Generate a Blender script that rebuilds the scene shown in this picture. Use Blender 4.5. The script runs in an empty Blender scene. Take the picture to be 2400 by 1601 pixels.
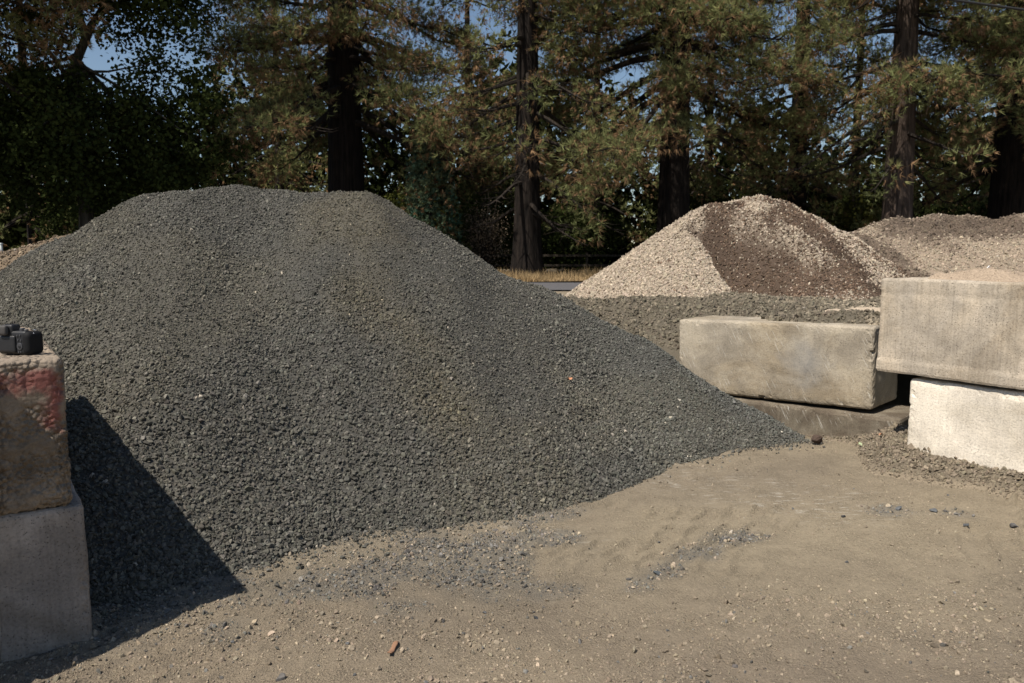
import bpy, bmesh, math, random
import numpy as np
from mathutils import Vector, Matrix, Euler

S = bpy.context.scene
C = S.collection

# ------------------------------------------------------------------ camera
cam_d = bpy.data.cameras.new('camera'); cam = bpy.data.objects.new('camera', cam_d); C.objects.link(cam)
cam.location = (0, 0, 1.6); cam.rotation_euler = (math.radians(90 - 6.07), 0, 0)
cam_d.sensor_width = 36; cam_d.lens = 28; cam_d.clip_start = .05; cam_d.clip_end = 2000
cam_d.dof.use_dof = True; cam_d.dof.focus_distance = 4.8; cam_d.dof.aperture_fstop = 5.0
S.camera = cam

# ------------------------------------------------------------------ sky, sun, exposure
SUN_EL, SUN_AZ = math.radians(58), math.radians(226)
sun_vec = Vector((math.sin(SUN_AZ) * math.cos(SUN_EL), math.cos(SUN_AZ) * math.cos(SUN_EL), math.sin(SUN_EL)))
W = bpy.data.worlds.new('World'); S.world = W; W.use_nodes = True
wn = W.node_tree.nodes; wl = W.node_tree.links
sky = wn.new('ShaderNodeTexSky'); sky.sky_type = 'NISHITA'; sky.sun_disc = False
sky.sun_elevation = SUN_EL; sky.sun_rotation = SUN_AZ; sky.air_density = 1.0; sky.dust_density = .3; sky.ozone_density = .8
bg = wn['Background']; bg.inputs['Strength'].default_value = .078
wl.new(sky.outputs[0], bg.inputs['Color'])
sl = bpy.data.lights.new('sun', 'SUN'); sl.energy = 5.0; sl.angle = math.radians(.53); sl.color = (1, .93, .83)
so = bpy.data.objects.new('sun', sl); C.objects.link(so)
so.rotation_euler = (-sun_vec).to_track_quat('-Z', 'Y').to_euler(); so.location = sun_vec * 60
S.view_settings.view_transform = 'Standard'; S.view_settings.look = 'None'
S.view_settings.exposure = .28; S.view_settings.gamma = 1; S.view_settings.use_curve_mapping = False
S.render.engine = 'CYCLES'
S.cycles.max_bounces = 5; S.cycles.diffuse_bounces = 3; S.cycles.transparent_max_bounces = 6
S.cycles.use_denoising = True

# ------------------------------------------------------------------ helpers
def rng(seed): return np.random.default_rng(seed)

def build(name, V, Fs, mat=None, parent=None, col=None, smooth=False, mats=None):
    """V (n,3); Fs a list of (m,k) index arrays."""
    V = np.asarray(V, dtype=np.float32)
    if not isinstance(Fs, (list, tuple)): Fs = [Fs]
    Fs = [np.asarray(f, dtype=np.int32) for f in Fs if len(f)]
    me = bpy.data.meshes.new(name)
    me.vertices.add(len(V)); me.vertices.foreach_set('co', V.ravel())
    if Fs:
        loops = np.concatenate([f.ravel() for f in Fs]); tot = np.concatenate([np.full(len(f), f.shape[1], np.int32) for f in Fs])
        start = np.concatenate([[0], np.cumsum(tot)[:-1]]).astype(np.int32)
        me.loops.add(len(loops)); me.loops.foreach_set('vertex_index', loops)
        me.polygons.add(len(tot)); me.polygons.foreach_set('loop_start', start)
        try: me.polygons.foreach_set('loop_total', tot)
        except Exception: pass
        me.update(calc_edges=True)
        me.polygons.foreach_set('use_smooth', np.full(len(tot), smooth, dtype=bool))
    if col is not None:
        a = me.attributes.new('col', 'FLOAT_COLOR', 'POINT')
        c = np.ones((len(V), 4), np.float32); c[:, :3] = col; a.data.foreach_set('color', c.ravel())
    if mat: me.materials.append(mat)
    for m in (mats or []): me.materials.append(m)
    o = bpy.data.objects.new(name, me); C.objects.link(o)
    if parent: o.parent = parent
    return o

def tag(o, label=None, cat=None, group=None, kind=None):
    if label: o['label'] = label
    if cat: o['category'] = cat
    if group: o['group'] = group
    if kind: o['kind'] = kind
    return o

def empty(name, loc=(0, 0, 0), rz=0):
    o = bpy.data.objects.new(name, None); C.objects.link(o); o.location = loc; o.rotation_euler = (0, 0, rz); return o

def _h(ix, iy, iz, s):
    h = (ix.astype(np.int64) * 374761393 + iy.astype(np.int64) * 668265263 + iz.astype(np.int64) * 1440662683 + s * 362437) & 0xffffffff
    h = ((h ^ (h >> 13)) * 1274126177) & 0xffffffff
    return ((h ^ (h >> 16)) & 0xffff) / 65535.0

def noise3(x, y, z, s=0):
    x, y, z = np.broadcast_arrays(np.asarray(x, float), np.asarray(y, float), np.asarray(z, float))
    ix, iy, iz = np.floor(x), np.floor(y), np.floor(z); fx, fy, fz = x - ix, y - iy, z - iz
    fx, fy, fz = [f * f * f * (f * (f * 6 - 15) + 10) for f in (fx, fy, fz)]
    r = 0
    for a in (0, 1):
        for b in (0, 1):
            for c in (0, 1):
                w = (fx if a else 1 - fx) * (fy if b else 1 - fy) * (fz if c else 1 - fz)
                r = r + w * _h(ix + a, iy + b, iz + c, s)
    return r * 2 - 1

def fbm(x, y, z=0., s=0, o=4):
    r, a, f = 0, 1., 1.
    for k in range(o):
        r = r + a * noise3(np.asarray(x) * f, np.asarray(y) * f, np.asarray(z) * f + k * 7.3, s + k); a *= .5; f *= 2.03
    return r

def sstep(e0, e1, x):
    t = np.clip((x - e0) / (e1 - e0), 0, 1); return t * t * (3 - 2 * t)

def g(y):
    """terrain height: the flat yard floor, rising to the level of the road"""
    return .72 * sstep(5, 20, np.asarray(y, float))

def smax(a, b, k):
    h = np.clip(.5 + .5 * (a - b) / k, 0, 1); return b * (1 - h) + a * h + k * h * (1 - h)

# ------------------------------------------------------------------ materials
def mat_new(name, rough=.85, spec=.25):
    m = bpy.data.materials.new(name); m.use_nodes = True; n = m.node_tree.nodes; b = n['Principled BSDF']
    b.inputs['Roughness'].default_value = rough; b.inputs['Specular IOR Level'].default_value = spec
    return m, n, m.node_tree.links, b

def N(nodes, t, **kw):
    nd = nodes.new(t)
    for k, v in kw.items():
        if k in nd.inputs: nd.inputs[k].default_value = v
        else: setattr(nd, k, v)
    return nd

def ramp(nodes, links, fac, stops):
    r = nodes.new('ShaderNodeValToRGB'); el = r.color_ramp.elements
    while len(el) < len(stops): el.new(.5)
    for e, (p, c) in zip(el, stops):
        e.position = p; e.color = (*c, 1) if len(c) == 3 else c
    links.new(fac, r.inputs[0]); return r

def mixc(nodes, links, fac, a, b, mode='MIX'):
    m = nodes.new('ShaderNodeMix'); m.data_type = 'RGBA'; m.blend_type = mode
    for sock, v in ((m.inputs[0], fac), (m.inputs[6], a), (m.inputs[7], b)):
        if hasattr(v, 'is_linked') or hasattr(v, 'links'): links.new(v, sock)
        else: sock.default_value = v if not isinstance(v, tuple) or len(v) == 4 else (*v, 1)
    return m.outputs[2]

def g3(v): return (v, v, v)

def plain(name, col, rough=.6, spec=.4, metal=0.):
    m, n, l, b = mat_new(name, rough, spec); b.inputs['Base Color'].default_value = (*col, 1); b.inputs['Metallic'].default_value = metal
    tc = N(n, 'ShaderNodeTexCoord'); nz = N(n, 'ShaderNodeTexNoise', Scale=60., Detail=4.)
    l.new(tc.outputs['Object'], nz.inputs['Vector'])
    c = mixc(n, l, nz.outputs['Fac'], tuple(v * .8 for v in col), tuple(min(1, v * 1.2) for v in col)); l.new(c, b.inputs['Base Color'])
    return m

def stone_mat(name, source):
    """source: INSTANCER (scattered stones carry 'col'), GEOMETRY ('col' on the mesh) or OBJECT (object colour)"""
    m, n, l, b = mat_new(name, .82, .3)
    if source == 'OBJECT': src = N(n, 'ShaderNodeObjectInfo').outputs['Color']
    else:
        at = N(n, 'ShaderNodeAttribute', attribute_name='col'); at.attribute_type = source; src = at.outputs['Color']
    tc = N(n, 'ShaderNodeTexCoord'); nz = N(n, 'ShaderNodeTexNoise', Scale=3.0 if source != 'GEOMETRY' else 90., Detail=5.)
    l.new(tc.outputs['Object'], nz.inputs['Vector'])
    r = ramp(n, l, nz.outputs['Fac'], [(.3, g3(.72)), (.7, g3(1.25))])
    c = mixc(n, l, 1.0, src, r.outputs[0], 'MULTIPLY'); l.new(c, b.inputs['Base Color'])
    bp = N(n, 'ShaderNodeBump', Strength=.5, Distance=.004 if source != 'GEOMETRY' else .01); l.new(nz.outputs['Fac'], bp.inputs['Height']); l.new(bp.outputs[0], b.inputs['Normal'])
    return m

M_STONE_I = stone_mat('stone_scattered', 'INSTANCER')
M_STONE_O = stone_mat('stone_single', 'OBJECT')
M_SOIL = stone_mat('mound_fines', 'GEOMETRY')

def foliage_mat(name, trans=.28):
    m = bpy.data.materials.new(name); m.use_nodes = True; n = m.node_tree.nodes; l = m.node_tree.links
    n.remove(n['Principled BSDF']); out = n['Material Output']
    at = N(n, 'ShaderNodeAttribute', attribute_name='col'); at.attribute_type = 'GEOMETRY'
    d = N(n, 'ShaderNodeBsdfDiffuse'); t = N(n, 'ShaderNodeBsdfTranslucent'); mx = N(n, 'ShaderNodeMixShader'); mx.inputs[0].default_value = trans
    l.new(at.outputs['Color'], d.inputs['Color']); l.new(at.outputs['Color'], t.inputs['Color'])
    l.new(d.outputs[0], mx.inputs[1]); l.new(t.outputs[0], mx.inputs[2]); l.new(mx.outputs[0], out.inputs['Surface'])
    return m
M_FOL = foliage_mat('foliage')

def bark_mat(name, c1, c2):
    m, n, l, b = mat_new(name, .9, .15)
    tc = N(n, 'ShaderNodeTexCoord'); mp = N(n, 'ShaderNodeMapping'); mp.inputs['Scale'].default_value = (7, 7, .8)
    l.new(tc.outputs['Object'], mp.inputs['Vector'])
    nz = N(n, 'ShaderNodeTexNoise', Scale=1.3, Detail=7., Roughness=.65); l.new(mp.outputs[0], nz.inputs['Vector'])
    r = ramp(n, l, nz.outputs['Fac'], [(.34, c1), (.66, c2)]); l.new(r.outputs[0], b.inputs['Base Color'])
    bp = N(n, 'ShaderNodeBump', Strength=1., Distance=.12); l.new(nz.outputs['Fac'], bp.inputs['Height']); l.new(bp.outputs[0], b.inputs['Normal'])
    return m
M_BARK = bark_mat('fibrous_bark_shaded', (.005, .004, .0035), (.028, .021, .017))  # colour kept near black to stand in for shade on the trunks
M_BARK_SUN = bark_mat('fibrous_bark_sunlit', (.02, .015, .012), (.12, .088, .07))  # paler copy of the bark, sunlight put into the colour of one trunk
M_BARK_GREY = bark_mat('grey_bark', (.02, .018, .015), (.09, .08, .065))
M_TWIG = bark_mat('limb_bark', (.008, .008, .007), (.05, .038, .03))

def concrete_mat(name, base, dark, seed=0, streak=.35, pits=1., brush=False, rough_agg=0., red=False, scratch=False, stain=None, mud=None):
    m, n, l, b = mat_new(name, .88, .22)
    tc = N(n, 'ShaderNodeTexCoord'); ob = N(n, 'ShaderNodeMapping'); ob.inputs['Location'].default_value = (seed * 3.7, seed * 1.9, seed * 2.3); l.new(tc.outputs['Object'], ob.inputs['Vector'])
    V = ob.outputs[0]
    n1 = N(n, 'ShaderNodeTexNoise', Scale=2.6, Detail=7., Roughness=.62, Distortion=.5); l.new(V, n1.inputs['Vector'])
    c = ramp(n, l, n1.outputs['Fac'], [(.34, tuple(v * .82 for v in dark)), (.46, dark), (.6, base)]).outputs[0]
    nst = N(n, 'ShaderNodeTexNoise', Scale=1.2, Detail=8., Roughness=.7, Distortion=1.2); l.new(V, nst.inputs['Vector'])
    c = mixc(n, l, 1., c, ramp(n, l, nst.outputs['Fac'], [(.36, (.74, .70, .64)), (.52, g3(1.)), (.66, (1.08, 1.09, 1.12))]).outputs[0], 'MULTIPLY')
    n2 = N(n, 'ShaderNodeTexNoise', Scale=85., Detail=4., Roughness=.7); l.new(V, n2.inputs['Vector'])
    c = mixc(n, l, 1., c, ramp(n, l, n2.outputs['Fac'], [(.28, g3(.7)), (.5, g3(1.)), (.75, g3(1.16))]).outputs[0], 'MULTIPLY')
    mp = N(n, 'ShaderNodeMapping'); mp.inputs['Scale'].default_value = (70, 70, 1.6); l.new(V, mp.inputs['Vector'])
    n3 = N(n, 'ShaderNodeTexNoise', Scale=1., Detail=5.); l.new(mp.outputs[0], n3.inputs['Vector'])
    c = mixc(n, l, streak, c, ramp(n, l, n3.outputs['Fac'], [(.3, g3(.62)), (.6, g3(1.1))]).outputs[0], 'MULTIPLY')
    vo = N(n, 'ShaderNodeTexVoronoi', Scale=75.); l.new(V, vo.inputs['Vector'])
    nv = N(n, 'ShaderNodeTexNoise', Scale=7., Detail=2.); l.new(V, nv.inputs['Vector'])
    th = N(n, 'ShaderNodeMath', operation='MULTIPLY_ADD'); th.inputs[1].default_value = -.55; l.new(nv.outputs['Fac'], th.inputs[0]); l.new(vo.outputs['Distance'], th.inputs[2])
    pit = ramp(n, l, th.outputs[0], [(0., g3(1)), (.05, g3(0))])
    th.inputs[1].default_value = -.30
    c = mixc(n, l, N_mul(n, l, pit.outputs[0], .75 * pits), c, (*[v * .3 for v in dark], 1))
    h = n2.outputs['Fac']
    if red:
        nd0 = N(n, 'ShaderNodeTexNoise', Scale=7., Detail=4.); l.new(tc.outputs['Object'], nd0.inputs['Vector'])
        md0 = N(n, 'ShaderNodeVectorMath', operation='MULTIPLY_ADD'); md0.inputs[1].default_value = (.22, .22, .22); l.new(nd0.outputs['Color'], md0.inputs[0]); l.new(tc.outputs['Object'], md0.inputs[2])
        ad0 = N(n, 'ShaderNodeVectorMath', operation='ADD'); ad0.inputs[1].default_value = (-.11, -.11, -.11); l.new(md0.outputs[0], ad0.inputs[0])
        sx = N(n, 'ShaderNodeSeparateXYZ'); l.new(ad0.outputs[0], sx.inputs[0])
        nr = N(n, 'ShaderNodeTexNoise', Scale=9., Detail=5., Roughness=.6); l.new(tc.outputs['Object'], nr.inputs['Vector'])
        # an old spray mark: a ragged arc of red on the front face
        dx = N(n, 'ShaderNodeMath', operation='MULTIPLY_ADD'); dx.inputs[1].default_value = 1.0; dx.inputs[2].default_value = -.20; l.new(sx.outputs[0], dx.inputs[0])
        dz = N(n, 'ShaderNodeMath', operation='ADD'); dz.inputs[1].default_value = -.09; l.new(sx.outputs[2], dz.inputs[0])
        cv = N(n, 'ShaderNodeCombineXYZ'); l.new(dx.outputs[0], cv.inputs[0]); l.new(dz.outputs[0], cv.inputs[2])
        ln = N(n, 'ShaderNodeVectorMath', operation='LENGTH'); l.new(cv.outputs[0], ln.inputs[0])
        q = N(n, 'ShaderNodeMath', operation='SUBTRACT'); q.inputs[1].default_value = .135; l.new(ln.outputs['Value'], q.inputs[0])
        qa = N(n, 'ShaderNodeMath', operation='ABSOLUTE'); l.new(q.outputs[0], qa.inputs[0])
        qn = N(n, 'ShaderNodeMath', operation='MULTIPLY_ADD'); qn.inputs[1].default_value = .20; l.new(nr.outputs['Fac'], qn.inputs[0]); l.new(qa.outputs[0], qn.inputs[2])
        rm = ramp(n, l, qn.outputs[0], [(.11, g3(.75)), (.155, g3(0))])
        sd = N(n, 'ShaderNodeMath', operation='ADD'); l.new(dx.outputs[0], sd.inputs[0]); l.new(dz.outputs[0], sd.inputs[1])
        om = ramp(n, l, sd.outputs[0], [(0., g3(0)), (.05, g3(.85))])
        c = mixc(n, l, mixc(n, l, 1., rm.outputs[0], om.outputs[0], 'MULTIPLY'), c, (.24, .045, .042, 1))
    if scratch:
        rt = N(n, 'ShaderNodeMapping'); rt.inputs['Rotation'].default_value = (0, math.radians(28), 0); l.new(V, rt.inputs['Vector'])
        st = N(n, 'ShaderNodeMapping'); st.inputs['Scale'].default_value = (60, 60, 3.); l.new(rt.outputs[0], st.inputs['Vector'])
        ns = N(n, 'ShaderNodeTexNoise', Scale=1.4, Detail=3.); l.new(st.outputs[0], ns.inputs['Vector'])
        sc = ramp(n, l, ns.outputs['Fac'], [(.6, g3(0)), (.67, g3(1))])
        mk = ramp(n, l, nv.outputs['Fac'], [(.45, g3(0)), (.6, g3(.55))])
        f = mixc(n, l, 1., sc.outputs[0], mk.outputs[0], 'MULTIPLY')
        c = mixc(n, l, f, c, (.6, .57, .5, 1))
    if stain:
        vd = N(n, 'ShaderNodeVectorMath', operation='DISTANCE'); vd.inputs[1].default_value = stain[0]; l.new(tc.outputs['Object'], vd.inputs[0])
        nd = N(n, 'ShaderNodeTexNoise', Scale=8., Detail=5.); l.new(V, nd.inputs['Vector'])
        ad = N(n, 'ShaderNodeMath', operation='MULTIPLY_ADD'); ad.inputs[1].default_value = .35; l.new(nd.outputs['Fac'], ad.inputs[0]); l.new(vd.outputs['Value'], ad.inputs[2])
        c = mixc(n, l, ramp(n, l, ad.outputs[0], [(.2, g3(.5)), (.42, g3(0))]).outputs[0], c, (*stain[1], 1))
    if mud:
        sz = N(n, 'ShaderNodeSeparateXYZ'); l.new(tc.outputs['Object'], sz.inputs[0])
        ad = N(n, 'ShaderNodeMath', operation='MULTIPLY_ADD'); ad.inputs[1].default_value = .5; l.new(n1.outputs['Fac'], ad.inputs[0]); l.new(sz.outputs[2], ad.inputs[2])
        c = mixc(n, l, ramp(n, l, ad.outputs[0], [(mud[0], g3(mud[2])), (mud[1], g3(0))]).outputs[0], c, (.15, .125, .09, 1))
    l.new(c, b.inputs['Base Color'])
    if brush:
        h2 = N(n, 'ShaderNodeMath', operation='ADD'); l.new(n3.outputs['Fac'], h2.inputs[0]); l.new(h, h2.inputs[1]); h = h2.outputs[0]
    bp = N(n, 'ShaderNodeBump', Strength=.55, Distance=.006); l.new(h, bp.inputs['Height'])
    bp2 = N(n, 'ShaderNodeBump', Strength=.8, Distance=.006); bp2.invert = True; l.new(pit.outputs[0], bp2.inputs['Height']); l.new(bp.outputs[0], bp2.inputs['Normal'])
    last = bp2.outputs[0]
    if rough_agg:
        va = N(n, 'ShaderNodeTexVoronoi', Scale=46.); l.new(V, va.inputs['Vector']); nz_ = ramp(n, l, nv.outputs['Fac'], [(.38, g3(.1)), (.55, g3(1))])
        hm = mixc(n, l, 1., va.outputs['Distance'], nz_.outputs[0], 'MULTIPLY'); b3 = N(n, 'ShaderNodeBump', Strength=1., Distance=rough_agg); b3.invert = True; l.new(hm, b3.inputs['Height']); l.new(last, b3.inputs['Normal']); last = b3.outputs[0]
    l.new(last, b.inputs['Normal'])
    return m

def N_mul(n, l, sock, k):
    m = n.new('ShaderNodeMath'); m.operation = 'MULTIPLY'; m.inputs[1].default_value = k; l.new(sock, m.inputs[0]); return m.outputs[0]

# ------------------------------------------------------------------ stone prototypes and the scatter node tree
protos = bpy.data.collections.new('stone_shapes')
proto_meshes = []
for k in range(14):
    r = random.Random(100 + k); bm = bmesh.new()
    el = (1, r.uniform(.62, .95), r.uniform(.42, .75))
    for _ in range(15):
        v = Vector((r.gauss(0, 1), r.gauss(0, 1), r.gauss(0, 1))).normalized() * r.uniform(.85, 1.05)
        bm.verts.new((v.x * .5 * el[0], v.y * .5 * el[1], v.z * .5 * el[2]))
    bmesh.ops.convex_hull(bm, input=bm.verts)
    for v in [v for v in bm.verts if not v.link_faces]: bm.verts.remove(v)
    me = bpy.data.meshes.new('stone_shape'); bm.to_mesh(me); bm.free(); me.materials.append(M_STONE_I)
    proto_meshes.append(me); protos.objects.link(bpy.data.objects.new('stone_shape', me))
single_meshes = []
for me in proto_meshes:
    m2 = me.copy(); m2.materials.clear(); m2.materials.append(M_STONE_O); single_meshes.append(m2)

def scatter_tree():
    ng = bpy.data.node_groups.new('scatter_stones', 'GeometryNodeTree')
    ng.interface.new_socket('Geometry', in_out='INPUT', socket_type='NodeSocketGeometry'); ng.interface.new_socket('Geometry', in_out='OUTPUT', socket_type='NodeSocketGeometry')
    n, l = ng.nodes, ng.links
    gi, go = n.new('NodeGroupInput'), n.new('NodeGroupOutput')
    ci = n.new('GeometryNodeCollectionInfo'); ci.inputs['Collection'].default_value = protos; ci.inputs['Separate Children'].default_value = True; ci.inputs['Reset Children'].default_value = True
    io = n.new('GeometryNodeInstanceOnPoints'); io.inputs['Pick Instance'].default_value = True
    def named(nm, t):
        a = n.new('GeometryNodeInputNamedAttribute'); a.data_type = t; a.inputs['Name'].default_value = nm; return a.outputs['Attribute']
    er = n.new('FunctionNodeEulerToRotation')
    l.new(named('rot', 'FLOAT_VECTOR'), er.inputs[0]); l.new(er.outputs[0], io.inputs['Rotation']); l.new(named('scl', 'FLOAT_VECTOR'), io.inputs['Scale'])
    l.new(named('pick', 'INT'), io.inputs['Instance Index']); l.new(ci.outputs[0], io.inputs['Instance']); l.new(gi.outputs[0], io.inputs['Points']); l.new(io.outputs[0], go.inputs[0])
    return ng
NG = scatter_tree()

def scatter(name, P, size, col, seed, parent=None, flat=None):
    r = rng(seed); n = len(P)
    me = bpy.data.meshes.new(name); me.vertices.add(n); me.vertices.foreach_set('co', np.asarray(P, np.float32).ravel())
    rot = r.uniform(0, 2 * math.pi, (n, 3))
    if flat is not None: rot[:, :2] = r.normal(0, flat, (n, 2))
    scl = np.asarray(size)[:, None] * r.uniform(.85, 1.2, (n, 3))
    for nm, t, f, v in (('rot', 'FLOAT_VECTOR', 'vector', rot), ('scl', 'FLOAT_VECTOR', 'vector', scl), ('pick', 'INT', 'value', r.integers(0, 14, n))):
        a = me.attributes.new(nm, t, 'POINT'); a.data.foreach_set(f, np.asarray(v, np.int32 if t == 'INT' else np.float32).ravel())
    a = me.attributes.new('col', 'FLOAT_COLOR', 'POINT'); c = np.ones((n, 4), np.float32); c[:, :3] = col; a.data.foreach_set('color', c.ravel())
    o = bpy.data.objects.new(name, me); C.objects.link(o); o['kind'] = 'stuff'
    if parent: o.parent = parent
    md = o.modifiers.new('scatter', 'NODES'); md.node_group = NG
    return o

def single_stone(name, p, size, col, seed, parent=None, aspect=(1, 1, 1)):
    r = random.Random(seed); o = bpy.data.objects.new(name, single_meshes[r.randrange(14)]); C.objects.link(o)
    o.location = p; o.rotation_euler = (r.uniform(-.5, .5), r.uniform(-.5, .5), r.uniform(0, 6.28)); o.scale = [size * a for a in aspect]
    o.color = (*col, 1)
    if parent: o.parent = parent
    return o

# ------------------------------------------------------------------ height fields
class Field:
    """a regular grid of heights, with bilinear lookup"""
    def __init__(s, x0, x1, y0, y1, step):
        s.xs = np.arange(x0, x1 + step, step); s.ys = np.arange(y0, y1 + step, step); s.st = step
        s.X, s.Y = np.meshgrid(s.xs, s.ys); s.Z = None
    def at(s, x, y, A=None):
        A = s.Z if A is None else A
        u = np.clip((np.asarray(x) - s.xs[0]) / s.st, 0, len(s.xs) - 1.001); v = np.clip((np.asarray(y) - s.ys[0]) / s.st, 0, len(s.ys) - 1.001)
        i, j = u.astype(int), v.astype(int); fu, fv = u - i, v - j
        return A[j, i] * (1 - fu) * (1 - fv) + A[j, i + 1] * fu * (1 - fv) + A[j + 1, i] * (1 - fu) * fv + A[j + 1, i + 1] * fu * fv
    def mesh(s, name, mat, col, keep=None, smooth=True):
        ny, nx = s.X.shape; idx = np.arange(nx * ny).reshape(ny, nx)
        q = np.stack([idx[:-1, :-1], idx[:-1, 1:], idx[1:, 1:], idx[1:, :-1]], -1).reshape(-1, 4)
        V = np.stack([s.X.ravel(), s.Y.ravel(), s.Z.ravel()], -1); cc = np.broadcast_to(col, (nx * ny, 3)) if np.ndim(col) < 2 else np.asarray(col).reshape(-1, 3)
        if keep is not None:
            k = keep.ravel(); q = q[k[q].any(1)]
            used = np.unique(q); mp = np.full(nx * ny, -1); mp[used] = np.arange(len(used)); q = mp[q]; V = V[used]; cc = cc[used]
        return build(name, V, q, mat, col=cc, smooth=smooth)

def ridge_height(X, Y, pts, k, round_=.12):
    P = np.array(pts, float); seg = []
    for a, b in zip(P[:-1], P[1:]):
        m = max(2, int(np.hypot(*(b - a)[:2]) / .06)); seg.append(a + (b - a) * np.linspace(0, 1, m, endpoint=False)[:, None])
    seg = np.concatenate(seg + [P[-1:]]); Z = np.full(X.shape, -9.)
    for x, y, z in seg: np.maximum(Z, z - k * (np.sqrt((X - x) ** 2 + (Y - y) ** 2 + round_ ** 2) - round_), out=Z)
    return Z

def pdist(px, py, pts):
    P = np.array(pts, float); best = np.full(np.shape(px), 1e9)
    for a, b in zip(P[:-1], P[1:]):
        d = b - a; t = np.clip(((px - a[0]) * d[0] + (py - a[1]) * d[1]) / (d @ d), 0, 1)
        best = np.minimum(best, np.hypot(px - a[0] - t * d[0], py - a[1] - t * d[1]))
    return best

# ================================================================== GROUND
def axis(lo, hi, d0, d1, step, n_out):
    a = np.arange(d0, d1, step); t = np.linspace(0, 1, n_out)[1:] ** 3
    return np.concatenate([(d0 + (lo - d0) * t)[::-1], a, d1 + (hi - d1) * t])
gx = axis(-400, 400, -2.9, 4.4, .020, 34); gy = axis(-60, 700, 2.0, 7.2, .020, 44)
GX, GY = np.meshgrid(gx, gy); GZ = g(GY)
near = sstep(10, 7.5, GY) * sstep(-5, -3.5, GX) * sstep(6.5, 5, GX)
def tread(x, y, p0, ang, half, pitch, amp, bow):
    c, s = math.cos(ang), math.sin(ang); u = (x - p0[0]) * c + (y - p0[1]) * s; v = -(x - p0[0]) * s + (y - p0[1]) * c
    w = sstep(half, half * .7, np.abs(v)); ph = u / pitch + bow * np.abs(v / half) ** 1.6 * np.sign(v + .03) + .25 * noise3(x * 1.5, y * 1.5, 3)
    f = ph - np.floor(ph); fade = np.clip(2.4 * noise3(x * 1.9, y * 1.9, 5, 3) - .1, 0, 1)
    return amp * w * fade * (np.where(f < .6, 0, np.where(f < .85, ((f - .6) / .25) ** 2, (1 - f) / .15)) - .15)
trk = 0
for p0, a, hw, am_ in (((.9, 4.95), .08, .25, .032), ((1.0, 4.45), .06, .25, .032), ((1.7, 4.05), .05, .26, .026), ((2.3, 4.9), -.15, .2, .02), ((-.6, 3.35), .1, .2, .018), ((.9, 3.2), .12, .22, .014), ((-.3, 2.95), .1, .18, .018)):
    trk = trk + tread(GX, GY, p0, a, hw, .17, am_ * 1.0, -1.15)
bumpy = .018 * fbm(GX * .8, GY * .8, 0, 11, 3) + .007 * fbm(GX * 5, GY * 5, 0, 12, 3) + .0042 * fbm(GX * 16, GY * 16, 0, 13, 2) * (.5 + .8 * sstep(-.2, .5, fbm(GX * 1.2, GY * 1.2, 0, 141, 4)))
RAMP = [(2.7, 6.4, .02), (2.86, 5.75, .155), (3.15, 4.98, .165), (3.5, 4.5, .155), (4.2, 3.5, .10), (5.2, 2.2, .03)]
GZ = GZ + near * (bumpy + trk) - .02 * near + near * np.clip(smax(ridge_height(GX, GY, RAMP, .10, .3), 0 * GX, .03) - .0075, 0, 1)
groundF = (gx, gy, GZ)
def gz(x, y):
    x, y = np.asarray(x, float), np.asarray(y, float)
    i = np.clip(np.searchsorted(gx, x) - 1, 0, len(gx) - 2); j = np.clip(np.searchsorted(gy, y) - 1, 0, len(gy) - 2)
    fu = (x - gx[i]) / (gx[i + 1] - gx[i]); fv = (y - gy[j]) / (gy[j + 1] - gy[j])
    return GZ[j, i] * (1 - fu) * (1 - fv) + GZ[j, i + 1] * fu * (1 - fv) + GZ[j + 1, i] * (1 - fu) * fv + GZ[j + 1, i + 1] * fu * fv

TOE = [(-1.9, 3.6), (-1.56, 4.21), (-1.22, 4.56), (-.75, 4.8), (-.22, 5.2), (.23, 5.56), (.78, 6.18), (1.14, 6.27), (1.68, 6.34), (2.4, 6.47)]
GREY_SPOTS = [((.55, 3.75), (1.35, 4.45), .13), ((-1.3, 3.75), (-.1, 4.1), .42), ((-.35, 4.35), (.2, 4.5), .2), ((2.3, 4.72), (2.6, 4.62), .1), ((.05, 4.75), (.3, 4.95), .14)]
def grey_mask(x, y):
    m = sstep(.85, .0, pdist(x, y, TOE) + .25 * fbm(x * 2.5, y * 2.5, 0, 21, 3) + .5 * sstep(-.6, 1.2, x)) * .75
    for a, b, w in GREY_SPOTS: m = np.maximum(m, sstep(w * 1.3, 0, pdist(x, y, [a, b]) + w * .8 * fbm(x * 4, y * 4, 0, 22, 3)) * .85)
    return np.clip(m, 0, 1)
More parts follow.
